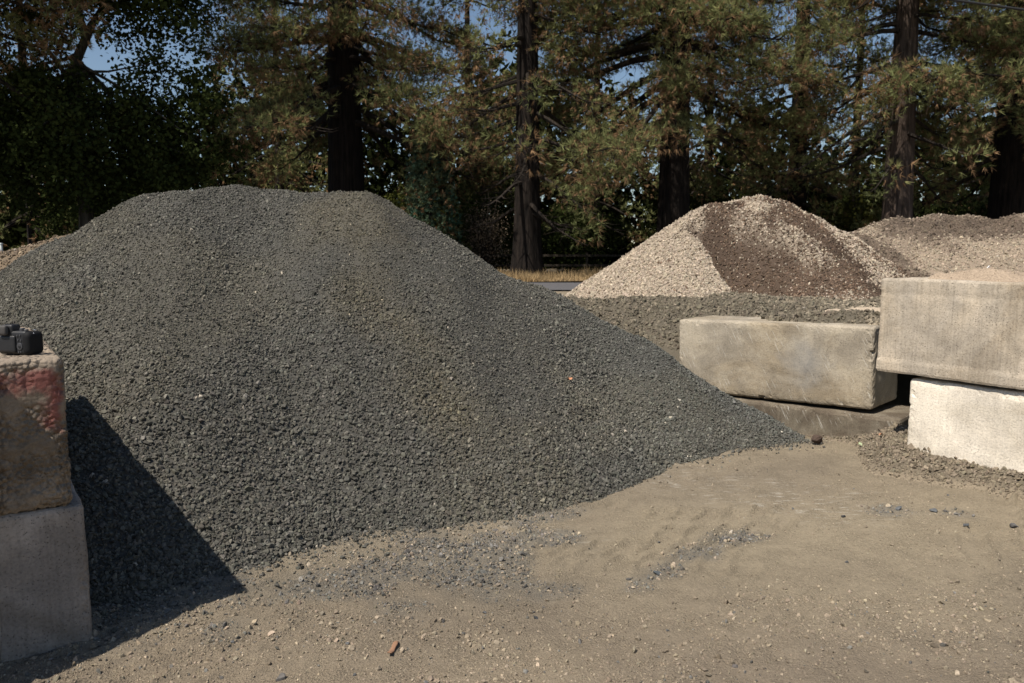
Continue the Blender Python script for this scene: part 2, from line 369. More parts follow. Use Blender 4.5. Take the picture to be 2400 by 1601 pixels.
def ground_mat():
    m, n, l, b = mat_new('packed_dirt', .92, .15)
    at = N(n, 'ShaderNodeAttribute', attribute_name='col'); tc = N(n, 'ShaderNodeTexCoord')
    nz = N(n, 'ShaderNodeTexNoise', Scale=48., Detail=9., Roughness=.8); l.new(tc.outputs['Object'], nz.inputs['Vector'])
    c = mixc(n, l, 1., at.outputs['Color'], ramp(n, l, nz.outputs['Fac'], [(.33, g3(.76)), (.5, g3(1.)), (.68, g3(1.2))]).outputs[0], 'MULTIPLY')
    # pale scrape marks left by a loader bucket
    rt = N(n, 'ShaderNodeMapping'); rt.inputs['Rotation'].default_value = (0, 0, math.radians(14)); l.new(tc.outputs['Object'], rt.inputs['Vector'])
    st = N(n, 'ShaderNodeMapping'); st.inputs['Scale'].default_value = (5.0, 24, 1); l.new(rt.outputs[0], st.inputs['Vector'])
    ns = N(n, 'ShaderNodeTexNoise', Scale=1.6, Detail=3., Roughness=.5); l.new(st.outputs[0], ns.inputs['Vector'])
    am = N(n, 'ShaderNodeAttribute', attribute_name='scrape')
    nb_ = N(n, 'ShaderNodeTexNoise', Scale=9., Detail=6., Roughness=.75); l.new(tc.outputs['Object'], nb_.inputs['Vector'])
    s = mixc(n, l, 1., ramp(n, l, ns.outputs['Fac'], [(.53, g3(0)), (.61, g3(.65))]).outputs[0], am.outputs['Color'], 'MULTIPLY')
    s = mixc(n, l, 1., s, ramp(n, l, nb_.outputs['Fac'], [(.46, g3(0)), (.56, g3(1))]).outputs[0], 'MULTIPLY')
    c = mixc(n, l, s, c, (.48, .44, .375, 1)); l.new(c, b.inputs['Base Color'])
    bp = N(n, 'ShaderNodeBump', Strength=.9, Distance=.018); l.new(nz.outputs['Fac'], bp.inputs['Height'])
    vr = N(n, 'ShaderNodeTexVoronoi', Scale=95.); l.new(tc.outputs['Object'], vr.inputs['Vector']); mk = N(n, 'ShaderNodeTexNoise', Scale=6., Detail=4.); l.new(tc.outputs['Object'], mk.inputs['Vector'])
    hv = mixc(n, l, 1., vr.outputs['Distance'], ramp(n, l, mk.outputs['Fac'], [(.4, g3(.15)), (.6, g3(1))]).outputs[0], 'MULTIPLY')
    b2 = N(n, 'ShaderNodeBump', Strength=.7, Distance=.012); b2.invert = True; l.new(hv, b2.inputs['Height']); l.new(bp.outputs[0], b2.inputs['Normal']); l.new(b2.outputs[0], b.inputs['Normal'])
    return m
gcol = np.zeros(GX.shape + (3,)); t1 = np.clip(.5 + .6 * fbm(GX * 1.1, GY * 1.1, 0, 31, 4), 0, 1)[..., None]
gcol[:] = np.array([.215, .178, .130]) * (1 - t1) + np.array([.290, .240, .168]) * t1
warm = sstep(4.2, 2.4, GY)[..., None] * .5; gcol = gcol * (1 - warm) + np.array([.27, .215, .16]) * warm
dusty = np.exp(-((GX - 1.5) / 1.1) ** 2 - ((GY - 4.6) / .75) ** 2)[..., None] * .6; gcol = gcol * (1 - dusty) + np.array([.305, .255, .18]) * dusty
gm = grey_mask(GX, GY)[..., None] * .8; gcol = gcol * (1 - gm) + np.array([.16, .148, .125]) * gm
idx = np.arange(GX.size).reshape(GX.shape)
gq = np.stack([idx[:-1, :-1], idx[:-1, 1:], idx[1:, 1:], idx[1:, :-1]], -1).reshape(-1, 4)
ground = build('ground', np.stack([GX.ravel(), GY.ravel(), GZ.ravel()], -1), gq, ground_mat(), col=gcol.reshape(-1, 3), smooth=True)
tag(ground, 'packed tan dirt floor of the gravel yard', kind='structure')
sm = sstep(.5, .1, pdist(GX, GY, [(.75, 6.0), (1.3, 5.6), (2.1, 4.8)])) * (.5 + .5 * sstep(-.2, .3, fbm(GX * 3, GY * 3, 0, 33, 2))) + .6 * sstep(.3, .05, pdist(GX, GY, [(0., 4.75), (.35, 4.55)]))
a = ground.data.attributes.new('scrape', 'FLOAT_COLOR', 'POINT'); sc4 = np.ones((GX.size, 4), np.float32); sc4[:, :3] = sm.reshape(-1, 1); a.data.foreach_set('color', sc4.ravel())

# road and verge
def strip(name, x0, x1, y0, y1, nx, ny, zf, mat, col):
    xs, ys = np.linspace(x0, x1, nx), np.linspace(y0, y1, ny); X, Y = np.meshgrid(xs, ys); idx = np.arange(X.size).reshape(X.shape)
    q = np.stack([idx[:-1, :-1], idx[:-1, 1:], idx[1:, 1:], idx[1:, :-1]], -1).reshape(-1, 4)
    return build(name, np.stack([X.ravel(), Y.ravel(), zf(X, Y).ravel()], -1), q, mat, col=np.broadcast_to(col, (X.size, 3)), smooth=True)
def asphalt():
    m, n, l, b = mat_new('asphalt', .85, .3); tc = N(n, 'ShaderNodeTexCoord'); nz = N(n, 'ShaderNodeTexNoise', Scale=9., Detail=8., Roughness=.75); l.new(tc.outputs['Object'], nz.inputs['Vector'])
    l.new(ramp(n, l, nz.outputs['Fac'], [(.35, (.075, .073, .078)), (.65, (.125, .12, .124))]).outputs[0], b.inputs['Base Color']); return m
M_ASPH = asphalt()
tag(strip('road', -200, 200, 20.6, 26.6, 40, 4, lambda X, Y: g(Y) + .03, M_ASPH, (.1, .1, .1)), 'grey asphalt road crossing behind the gravel piles', kind='structure')
M_DRY = foliage_mat('dry_grass', .25)
tag(strip('verge', -200, 200, 26.6, 46, 80, 20, lambda X, Y: .725 + .05 + .05 * fbm(X * .4, Y * .4, 0, 41, 3), M_SOIL, (.10, .075, .045)), 'dry grassy verge and dark woodland floor beyond the road', kind='structure')

# ================================================================== GRAVEL PILES
def pick_points(field, n, seed, keepf):
    r = rng(seed); x = r.uniform(field.xs[0], field.xs[-1], n); y = r.uniform(field.ys[0], field.ys[-1], n); k = keepf(x, y); return x[k], y[k]

def grey_col(r, n, base=(.0945, .0895, .0745), sp=.27, warm=.0):
    v = np.exp(r.normal(0, sp, n))[:, None]; c = np.array(base) * np.clip(v, .45, 2.3)
    c = c * (1 + r.normal(0, .018, (n, 3))); t = (r.random(n) < .0012)[:, None]; c = np.where(t, np.array([.42, .37, .3]), c)
    return np.clip(c, .01, .8)

# --- the big dark pile
RIDGE = [(-4.50, 7.0, 1.218), (-4.37, 7.2, 1.513), (-4.12, 7.4, 1.778), (-3.465, 7.6, 2.198), (-2.97, 7.6, 2.21), (-2.55, 7.7, 2.30), (-2.18, 7.7, 2.267), (-1.85, 7.7, 2.279), (-1.435, 7.7, 2.177), (-1.15, 7.75, 2.065), (-.74, 7.8, 1.809), (-.32, 7.8, 1.557), (.10, 7.75, 1.368), (.52, 7.65, 1.149), (.92, 7.45, .969), (1.29, 7.2, .771), (1.496, 7.05, .632), (1.977, 6.8, .362), (2.276, 6.55, .167), (2.41, 6.42, .04)]
SPUR = [(-3.0, 7.5, 2.2), (-2.67, 6.2, 1.47), (-2.36, 5.0, .80), (-2.12, 3.8, .10)]
pf = Field(-7.6, 3.2, 3.2, 11.2, .045)
pz = np.maximum(ridge_height(pf.X, pf.Y, RIDGE, .72), ridge_height(pf.X, pf.Y, SPUR, .70, .3))
pz = pz + (.05 * fbm(pf.X * .9, pf.Y * .9, 0, 51, 3) + .035 * fbm(pf.X * 2.2, pf.Y * .8, 0, 53, 3)) * sstep(0, .5, pz) + .012 * fbm(pf.X * 5, pf.Y * 5, 0, 52, 3) - .01
gr = g(pf.Y); pf.Z = smax(pz, gr - .10, .10)
h_pile = pf.Z - gr
BAND = [(-1.55, 7.45), (-1.3, 6.9), (-1.1, 6.35), (-.65, 5.9), (-.45, 5.55)]
def pile_tint(x, y):
    d = pdist(x, y, BAND); w = sstep(.55, .05, d + .22 * fbm(x * 2.2, y * 2.2, 0, 55, 3)) * .75
    return np.clip(np.maximum(w, .35 * sstep(.15, .7, fbm(x * .8, y * .8, 3, 56, 3))), 0, 1)
fine = lambda x, y: sstep(.05, .5, fbm(x * 1.9 + .5 * fbm(x, y, 0, 58, 2), y * .7, 5, 57, 4)) * sstep(4.5, 5.6, y)
tint = pile_tint(pf.X, pf.Y)[..., None]
pcol = np.array([.06, .057, .049]) * (1 - tint) + np.array([.085, .075, .055]) * tint
pile = pf.mesh('gravel_pile', M_SOIL, pcol, keep=h_pile > -.07)
tag(pile, 'tall pile of dark blue-grey crushed gravel, largest of the piles', 'gravel pile', kind='thing')
r = rng(60)
def keep_pile(x, y):
    yr = np.interp(x, [p[0] for p in RIDGE], [p[1] for p in RIDGE]); return (pf.at(x, y) > gz(x, y) - .012) & (y < yr + .3) & (x > -.74 * y - .3) & ((x < 1.4) | (dmid(x, y) > -.05))
def dmid(x, y): return (x - 1.575) * -.662 + (y - 7.5) * -.7496
x, y = pick_points(pf, 640000, 61, keep_pile); n = len(x); fm = fine(x, y); hh = pf.at(x, y) - g(y)
size = np.clip(np.exp(r.normal(math.log(.0205), .33, n)), .009, .046) * (1.14 - .26 * sstep(.15, 1.8, hh)) * (1 - .28 * fm * r.uniform(.6, 1, n))
P = np.stack([x, y, pf.at(x, y) + size * r.uniform(-.12, .34, n)], -1)
c = grey_col(r, n); t = (pile_tint(x, y) * r.uniform(.3, 1.1, n))[:, None]; c = c * (1 - t) + c * np.array([1.2, 1.09, .84]) * t
c = c * (1 + .12 * np.clip(fbm(x * 1.1, y * .6, 9, 59, 3), -.8, .8))[:, None]
bl = (sstep(.2, 1.6, x) * .9)[:, None]; c = c * (1 - bl) + c * np.array([.97, 1.03, 1.10]) * bl
ns_ = 9000; ti = r.random(ns_) * (len(TOE) - 1.001); i0 = ti.astype(int); T_ = np.array(TOE); tp = T_[i0] * (1 - (ti - i0))[:, None] + T_[i0 + 1] * (ti - i0)[:, None]; off_ = r.exponential(.11, ns_) * (1.4 - .8 * sstep(-.5, 1., tp[:, 0])); xs_ = tp[:, 0] + off_ * .35; ys_ = tp[:, 1] - off_
ss_ = np.clip(np.exp(r.normal(math.log(.016), .4, ns_)), .006, .04); P = np.concatenate([P, np.stack([xs_, ys_, np.maximum(gz(xs_, ys_), pf.at(xs_, ys_)) + ss_ * .2], -1)]); size = np.concatenate([size, ss_]); c = np.concatenate([c, grey_col(r, ns_)]); x = np.concatenate([x, xs_]); y = np.concatenate([y, ys_]); n = len(x)
# the 300 stones that show largest become parts of their own, the rest is one mass
near_s = size / np.sqrt(x ** 2 + y ** 2) * ((x > -1.75) & (y < 7)); top = np.argsort(-near_s)[:300]; rest = np.ones(n, bool); rest[top] = False
scatter('gravel', P[rest], size[rest], c[rest], 62, pile)
for q, i in enumerate(top): single_stone('stone', P[i], size[i] * 1.05, c[i], 700 + q, pile)

# --- brown gravel pile at the far left
LR = [(-9.0, 9.4, 1.0), (-7.13, 9.5, 1.341), (-6.46, 9.6, 1.495), (-6.2, 9.7, 1.625), (-5.94, 9.8, 1.731), (-5.56, 9.9, 1.839), (-5.02, 10.0, 1.86), (-4.2, 10.0, 1.75), (-3.2, 10.2, 1.4)]
lf = Field(-11, -1.5, 6.8, 13, .07); lf.Z = ridge_height(lf.X, lf.Y, LR, .62) + .03 * fbm(lf.X * 1.5, lf.Y * 1.5, 0, 71, 3); lh = lf.Z - g(lf.Y)
lpile = lf.mesh('gravel_pile', M_SOIL, (.15, .11, .07), keep=lh > -.05)
tag(lpile, 'low brown gravel pile half hidden behind the dark pile, at the frame edge', 'gravel pile', kind='thing')
x, y = pick_points(lf, 60000, 72, lambda x, y: (lf.at(x, y) > g(y)) & (y < 10.6) & (x < -3.6)); n = len(x); r = rng(73)
size = np.clip(np.exp(r.normal(math.log(.033), .35, n)), .014, .07)
scatter('gravel', np.stack([x, y, lf.at(x, y) + size * r.uniform(-.1, .3, n)], -1), size, grey_col(r, n, (.19, .145, .098), .3), 74, lpile)

# --- wall blocks' positions (needed by the fill behind them)
MID_A, MID_B = np.array([1.575, 7.5]), np.array([2.90, 6.33])
mid_u = (MID_B - MID_A) / np.linalg.norm(MID_B - MID_A); mid_n = np.array([mid_u[1], -mid_u[0]])    # toward the camera
UP_A = np.array([2.63, 5.70]); up_u = np.array([.567, -.824]); up_n = np.array([-.824, -.567])

# --- olive gravel fill heaped behind the block wall
ff = Field(-.6, 9.5, 5.0, 13.5, .06); X, Y = ff.X, ff.Y
s = sstep(2.5, 1.2, X)
z = 1.06 + .035 * sstep(2.2, 3.1, X) * sstep(3.6, 3.0, X) - s * np.maximum(0, 9.7 - Y) * .22 - s * np.maximum(0, 8.2 - Y) * .35 - np.maximum(0, Y - 10.4) * .45 - np.maximum(0, .75 - X) * .32
z = z + .05 * fbm(X * 1.6, Y * 1.6, 0, 81, 3) + .015 * fbm(X * 5, Y * 5, 0, 82, 2)
dm = (X - MID_A[0]) * mid_n[0] + (Y - MID_A[1]) * mid_n[1]; du = (X - UP_A[0]) * up_n[0] + (Y - UP_A[1]) * up_n[1]
tm = (X - MID_A[0]) * mid_u[0] + (Y - MID_A[1]) * mid_u[1]; tu = (X - UP_A[0]) * up_u[0] + (Y - UP_A[1]) * up_u[1]
ffcut = ((dm > -.40) & (tm > -.02)) | ((du > -.40) & (tu > -.4))
z = z + .12 * sstep(-.7, -1.3, du) * sstep(.2, .8, tu)
z = np.where((tm > -.1) & (dm > -.75), np.minimum(z, .99 + .55 * np.clip(-dm - .16, -.2, 1)), z)
ff.Z = z; fk = (ff.Z > g(Y) - .1) & ~((dm > -.16) & (tm > -.02)) & ~((du > -.6) & (tu > -.05)) & ~((tm > 1.70) & (dm > -.72))
fill = ff.mesh('gravel_bank', M_SOIL, (.10, .085, .061), keep=fk)
tag(fill, 'flat bank of dusty olive-brown gravel behind the concrete block wall', 'gravel bank', kind='thing')
ok = lambda x, y: (ff.at(x, y) > g(y)) & ((((x - MID_A[0]) * mid_n[0] + (y - MID_A[1]) * mid_n[1]) < -.15 - .1 * np.random.default_rng(3).random(len(x))) | (x < 1.5)) & (((x - UP_A[0]) * up_n[0] + (y - UP_A[1]) * up_n[1]) < -.42 - .3 * ((x - MID_A[0]) * mid_u[0] + (y - MID_A[1]) * mid_u[1] > 1.70)) & (y < 11)
x, y = pick_points(ff, 130000, 83, ok); n = len(x); r = rng(84)
size = np.clip(np.exp(r.normal(math.log(.030), .4, n)), .010, .075)
c = grey_col(r, n, (.145, .123, .088), .22); t = sstep(2.6, 3.6, x + .4 * fbm(x * 2, y * 2, 0, 85, 3))[:, None] * (r.random((n, 1)) < .5); c = c * (1 - t) + np.array([.30, .25, .18]) * r.uniform(.6, 1.2, (n, 1)) * t
scatter('gravel', np.stack([x, y, ff.at(x, y) + size * r.uniform(-.15, .3, n)], -1), size, c, 86, fill)

# --- tan pile with a dug-out brown face, and the mixed pile beside it
TR = [(.2, 16.6, .60), (1.556, 16.8, .76), (2.865, 17.3, 1.597), (3.666, 17.6, 2.214), (4.276, 17.8, 2.63), (5.0, 18.0, 2.872), (5.48, 18.0, 2.901), (6.17, 18.0, 2.757), (6.64, 18.2, 2.508), (6.98, 18.3, 2.287), (7.72, 18.5, 2.03), (8.3, 18.6, 1.7)]
tf = Field(-.5, 10.5, 12.6, 21.5, .06); X, Y = tf.X, tf.Y
tz = ridge_height(X, Y, TR, .68, .25)
LIP = [(3.72, 17.2), (3.89, 16.7), (3.99, 16.3), (4.03, 15.85), (4.12, 15.35), (4.2, 14.6)]        # sharp left edge of the dug face, plan view
lipx = np.interp(Y, [p[1] for p in LIP[::-1]], [p[0] for p in LIP[::-1]])
cut = sstep(0., .16, X - lipx) * sstep(6.2, 4.3, X) * sstep(17.5, 16.6, Y) * sstep(14.2, 15.3, Y)
tz = tz - .85 * cut * (1 + .25 * fbm(X * .7, Y * .7, 0, 93, 2))
bowl = np.exp(-((X - 4.95) / .75) ** 2 - ((Y - 15.9) / .8) ** 2); tz = tz - .38 * bowl
tz = tz + (.035 * fbm(X * 1.4, Y * 1.4, 0, 91, 3) + .018 * fbm(X * 4, Y * 4, 0, 92, 2)) + .05 * sstep(3.9, 4.4, X) * fbm(X * 3.2, Y * 2.5, 0, 94, 4)
gr = g(Y); tf.Z = smax(tz, gr - .08, .08); th = tf.Z - gr
def soil_mask(x, y):
    lx = np.interp(y, [p[1] for p in LIP[::-1]], [p[0] for p in LIP[::-1]])
    w = .25 * fbm(x * 1.5, y * 1.5, 0, 95, 4) + .12 * fbm(x * 6, y * 4, 0, 88, 3)
    m = sstep(-.12, .4, x - lx + .7 * w)
    m = m * sstep(17.75, 17.35, y + .9 * w)
    m = np.maximum(m, sstep(.42, .0, pdist(x, y, [(4.5, 17.66), (5.04, 17.8), (5.62, 17.82), (6.2, 17.74)]) + w))
    for pts, wd in (([(5.15, 17.25), (5.5, 16.85), (5.85, 16.4), (6.1, 16.0)], .2), ([(7.05, 17.4), (7.2, 16.6), (7.5, 15.6), (7.9, 14.8)], .3)):
        m = m * (1 - (.55 if wd < .25 else .8) * sstep(wd * 2.2, 0, pdist(x, y, pts) + 1.0 * w))
    m = m * (1 - .55 * sstep(15.15, 14.75, y + 1.0 * w))
    return np.clip(m, 0, 1)
sm_ = soil_mask(X, Y)[..., None]; tcol = np.array([.30, .245, .185]) * (1 - sm_) + np.array([.075, .05, .034]) * sm_
tpile = tf.mesh('gravel_pile', M_SOIL, tcol, keep=th > -.05)
tag(tpile, 'pale tan gravel pile with a dug-out dark brown face', 'gravel pile', kind='thing')
x, y = pick_points(tf, 190000, 96, lambda x, y: (tf.at(x, y) - g(y) > .02) & (y < 18.7)); n = len(x); r = rng(97); smk = soil_mask(x, y); k = r.random(n) > .15 * smk
x, y, smk = x[k], y[k], smk[k]; n = len(x)
size = np.clip(np.exp(r.normal(math.log(.05), .32, n)), .022, .095) * (1 - .4 * smk * r.random(n))
c = grey_col(r, n, (.38, .315, .24), .2); cs = grey_col(r, n, (.095, .064, .043), .28) * (1 + .7 * np.clip(fbm(x * 1.1, y * 1.1, 0, 99, 3), -.3, 1))[:, None]; t = (r.random(n) < .03 + smk * .88)[:, None]; c = np.where(t, cs, c)
scatter('gravel', np.stack([x, y, tf.at(x, y) + size * r.uniform(-.2, .28, n)], -1), size, c, 98, tpile)

XR = [(6.6, 18.9, 1.75), (7.1, 18.8, 1.93), (7.8, 18.85, 2.06), (8.34, 19.0, 2.16), (8.9, 19.2, 2.35), (9.54, 19.5, 2.52), (11.08, 20.0, 2.62), (12.16, 20.0, 2.69), (14.3, 20.0, 2.66), (18, 20, 2.5)]
xf = Field(5.5, 20, 13.5, 24, .06); X, Y = xf.X, xf.Y; xf.Z = ridge_height(X, Y, XR, .5, .4)
clod = np.clip(fbm(X * .75, Y * .9, 0, 103, 4), 0, 1); xf.Z = xf.Z + .2 * clod * fbm(X * 2.6, Y * 2.6, 0, 107, 4) + .10 * fbm(X * .8, Y * .8, 0, 101, 4) * sstep(.2, 1, xf.Z - g(Y)) - .12 * sstep(.2, .7, fbm(X * .55, Y * .9, 2, 102, 3)); xh = xf.Z - g(Y)
def mixm(x, y): return np.clip(.55 + 1.3 * fbm(x * .75, y * .9, 0, 103, 4), 0, 1)
mm = mixm(X, Y)[..., None]; xpile = xf.mesh('gravel_pile', M_SOIL, np.array([.27, .21, .155]) * (1 - mm) + np.array([.10, .074, .054]) * mm, keep=xh > -.05)
tag(xpile, 'broad grey-tan gravel and soil pile behind the tall pale concrete block', 'gravel pile', kind='thing')
x, y = pick_points(xf, 190000, 104, lambda x, y: (xf.at(x, y) - g(y) > .02) & (y < 20.6)); n = len(x); r = rng(105)
size = np.clip(np.exp(r.normal(math.log(.036), .45, n)), .014, .11); t = (r.random(n) < mixm(x, y))[:, None]
c = np.where(t, grey_col(r, n, (.14, .107, .078), .3), grey_col(r, n, (.33, .27, .2), .2))
scatter('gravel', np.stack([x, y, xf.at(x, y) + size * r.uniform(-.25, .25, n)], -1), size, c, 106, xpile)

# ================================================================== CONCRETE BLOCKS
def rbox(L, Wd, Hh, r, res):
    """surface grid of a box with rounded edges: points, outward directions, quads"""
    nx, ny, nz = [max(2, int(round(v / res))) for v in (L, Wd, Hh)]
    V, F, key = [], [], {}
    lin = [np.linspace(-v / 2, v / 2, k + 1) for v, k in zip((L, Wd, Hh), (nx, ny, nz))]
    cnt = (nx, ny, nz)
    def vid(i, j, k):
        t = (i, j, k)
        if t not in key: key[t] = len(V); V.append((lin[0][i], lin[1][j], lin[2][k]))
        return key[t]
    for ax in range(3):
        u, v = (ax + 1) % 3, (ax + 2) % 3
        for side in (0, cnt[ax]):
            for i in range(cnt[u]):
                for j in range(cnt[v]):
                    q = []
                    for a, b in ((0, 0), (1, 0), (1, 1), (0, 1)):
                        t = [0, 0, 0]; t[ax] = side; t[u] = i + a; t[v] = j + b; q.append(vid(*t))
                    F.append(q if side else q[::-1])
    V = np.array(V); half = np.array([L, Wd, Hh]) / 2; inner = half - r
    Q = np.clip(V, -inner, inner); d = V - Q; ln = np.linalg.norm(d, axis=1, keepdims=True); d = d / np.maximum(ln, 1e-9)
    on_edge = (np.abs(V) > inner - 1e-6).sum(1) > 1
    return Q + d * r, d, np.array(F), on_edge, Q

def block(name, L, Wd, Hh, loc, rz, mat, seed, r=.03, res=.019, chip=.012, agg=0., tilt=(0, 0), lip=0.):
    P, d, F, e, Q = rbox(L, Wd, Hh, r, res)
    q = P + seed * 5.1
    dis = .004 * fbm(q[:, 0] * 6, q[:, 1] * 6, q[:, 2] * 6, seed, 3)
    ch = fbm(q[:, 0] * 22, q[:, 1] * 22, q[:, 2] * 22, seed + 3, 4); ch = ch * .8 * sstep(-.1, .5, fbm(q[:, 0] * 4, q[:, 1] * 4, q[:, 2] * 4, seed + 4, 3)) + .18 * np.clip(fbm(q[:, 0] * 55, q[:, 1] * 55, q[:, 2] * 55, seed + 5, 2), 0, 1) - .2; ed = np.minimum(1, (np.abs(P) > (np.array([L, Wd, Hh]) / 2 - r * 1.5)).sum(1) - 1).clip(0, 1)
    dis = dis - chip * ed * np.clip(ch + .25, 0, 1.2) * 1.6
    if agg:
        f = 46.; a = noise3(q[:, 0] * f, q[:, 1] * f, q[:, 2] * f, seed + 8); a2 = noise3(q[:, 0] * f * 1.9, q[:, 1] * f * 1.9, q[:, 2] * f * 1.9, seed + 9)
        zone = np.clip(.35 + 1.1 * noise3(q[:, 0] * 4, q[:, 1] * 4, q[:, 2] * 4, seed + 10), .12, 1)
        dis = dis + agg * zone * (1.9 * np.abs(a) + .9 * np.abs(a2) - .6)
    if lip:
        dis = dis + lip * ((np.abs(d[:, 1] + 1) < .4) & (P[:, 2] < -Hh / 2 + .085)) - lip * .35 * ((np.abs(d[:, 1] + 1) < .4) & (np.abs(P[:, 2] - Hh / 2 + .105) < .012))
    o = build(name, P + d * dis[:, None], F, mat, smooth=True); o.data.polygons.foreach_set('use_smooth', (ed[F].max(1) < .5) if not agg else np.ones(len(F), bool))
    o.location = loc; o.rotation_euler = (tilt[0], tilt[1], rz)
    return o

def place(A, u, n, L, Wd, z0, Hh, shift=0., fwd=0.):
    c = A + u * (L / 2 + shift) - n * (Wd / 2 - fwd); return (c[0], c[1], z0 + Hh / 2), math.atan2(u[1], u[0])

grp = 'stacked concrete blocks of the yard walls'
loc, rz = place(MID_A, mid_u, mid_n, 1.77, .68, .35, .68)
tag(block('concrete_block', 1.77, .68, .68, loc, rz, concrete_mat('concrete_scratched', (.43, .37, .28), (.325, .28, .215), 1, .12, .7, scratch=True, stain=((.33, -.34, 0.02), (.20, .205, .21))), 1, r=.035, chip=.016, tilt=(0, math.radians(-.9))),
    'greyish concrete block with scratched face, sitting beside the dark gravel pile', 'concrete block', grp)
loc, rz = place(MID_A, mid_u, mid_n, 2.25, .7, -.37, .70, -.25, .035)
tag(block('concrete_block', 2.25, .7, .70, loc, rz, concrete_mat('concrete_muddy', (.20, .17, .125), (.12, .095, .068), 2, .3, .5, scratch=True), 2, r=.03, res=.03),
    'dirty brown concrete block, mostly buried under the scratched block', 'concrete block', grp)
loc, rz = place(UP_A, up_u, up_n, 1.8, .68, .775, .665)
tag(block('concrete_block', 1.8, .68, .665, loc, rz, concrete_mat('concrete_brushed', (.52, .44, .34), (.41, .352, .278), 3, .4, 1., brush=True), 3, r=.016, res=.016, chip=.006, lip=.007, tilt=(0, math.radians(.6))),
    'large tan concrete block with brushed face and raised lower lip, on the upper course', 'concrete block', grp)
LOW_A = np.array([2.765, 5.515])
loc, rz = place(LOW_A, up_u, up_n, 1.8, .68, .075, .68, 0, -.02)
tag(block('concrete_block', 1.8, .68, .68, loc, rz, concrete_mat('concrete_white', (.78, .70, .575), (.65, .58, .475), 4, .2, .25, mud=(-.12, .02, .55)), 4, r=.03, chip=.008),
    'bright whitish concrete block under the brushed block, gravel at its foot', 'concrete block', grp)

# the stack on the other side of the bay
SC = np.array([-1.802, 3.174]); sa = math.radians(34.5); su = np.array([math.cos(sa), math.sin(sa)]); sn = np.array([su[1], -su[0]])
M_RED = concrete_mat('concrete_red_mark', (.37, .30, .225), (.26, .21, .16), 5, .15, .4, red=True, rough_agg=.03)
A = SC - su * .74
loc, rz = place(A, su, sn, .74, 1.8, .587, .61)
upper = tag(block('concrete_block', .74, 1.8, .61, loc, rz, M_RED, 5, r=.028, res=.012, chip=.012, agg=.012), 'rough tan concrete block with faded red paint, camera on top', 'concrete block', grp)
sa = math.radians(34.5); su = np.array([math.cos(sa), math.sin(sa)]); sn = np.array([su[1], -su[0]])
A2 = np.array([-1.765, 3.20]) - su * .78
loc, rz = place(A2, su, sn, .78, 1.55, -.03, .615)
tag(block('concrete_block', .78, 1.55, .615, loc, rz, concrete_mat('concrete_grey', (.36, .315, .275), (.25, .22, .195), 6, .3, .9), 6, r=.025, chip=.012),
    'grey concrete block in shade below the red-marked block', 'concrete block', grp)
B0 = np.array([-1.972, 3.0]); bu = np.array([-.48, -.877]); bu /= np.linalg.norm(bu); bn = np.array([-bu[1], bu[0]])     # right face runs toward the camera
M_SIDE = concrete_mat('concrete_side', (.33, .29, .25), (.24, .21, .185), 7, .3, .9)
for z0, lab in ((-.03, 'dark edge of a concrete block at the frame edge, on the ground'), (.60, 'concrete block beside the red-marked block, top of the neighbouring stack')):
    c = B0 + bu * .8 - bn * (.36 if z0 > 0 else .405)
    tag(block('concrete_block', 1.6, .72, .615, (c[0], c[1], z0 + .3075), math.atan2(bu[1], bu[0]), M_SIDE, 8 + int(z0 * 10), r=.03, res=.03), lab, 'concrete block', grp)

# ---- dirt crust and litter on the upper block
ub = place(UP_A, up_u, up_n, 1.8, .68, .775, .665)
cf = Field(-.62, .9, -.27, .33, .018); X, Y = cf.X, cf.Y
edge = sstep(-.62, -.40, X + .12 * fbm(X * 5, Y * 5, 0, 111, 3)) * sstep(-.27, -.16, Y + .03 * fbm(X * 7, Y * 7, 0, 112, 3)) * sstep(.34, .25, Y)
cf.Z = .10 * edge * (.8 + .35 * fbm(X * 4, Y * 4, 0, 113, 4)) - .012
crust = cf.mesh('dirt_crust', M_SOIL, (.33, .255, .185), keep=cf.Z > -.008); R = Matrix.Rotation(ub[1], 4, 'Z')
crust.matrix_world = Matrix.Translation((ub[0][0], ub[0][1], .775 + .665)) @ R
tag(crust, 'crust of tan dirt lying on top of the brushed concrete block', 'dirt')
r = rng(114); px, py = pick_points(cf, 900, 115, lambda x, y: cf.at(x, y) > .0); 
sc_ = scatter('grit', np.stack([px, py, cf.at(px, py)], -1), np.clip(np.exp(r.normal(math.log(.008), .5, len(px))), .004, .03), grey_col(r, len(px), (.32, .25, .18), .3), 116, crust)
def on_upper(x, y, z): return crust.matrix_world @ Vector((x, y, z))
tag(single_stone('stone', on_upper(-.47, -.20, .018), .035, (.13, .11, .09), 5), 'small dark stone at the edge of the dirt on the brushed block', 'stone')
M_WHITE = plain('white_plastic', (.85, .87, .88), .5)
ch = build('plastic_chip', *(lambda P, d, F, e, Q: (P, F))(*rbox(.018, .006, .035, .0025, .006)), mat=M_WHITE); ch.location = on_upper(-.29, -.10, .085); ch.rotation_euler = (.5, .35, .6)
tag(ch, 'white plastic chip stuck in the dirt on the brushed block', 'plastic chip')

# ---- sand left on the bank beside the upper block
hf = Field(2.35, 4.1, 6.55, 7.95, .03); X, Y = hf.X, hf.Y
hb = ridge_height(X, Y, [(2.92, 7.32, 1.12), (3.2, 7.18, 1.145), (3.45, 6.98, 1.15), (3.62, 6.8, 1.13)], .55, .03) + .01 * fbm(X * 6, Y * 6, 0, 121, 3)
hf.Z = hb; heap = hf.mesh('sand_heap', M_SOIL, (.40, .325, .24), keep=hb > 1.03)
tag(heap, 'small pale sand ridge behind the scratched concrete block', 'sand heap')

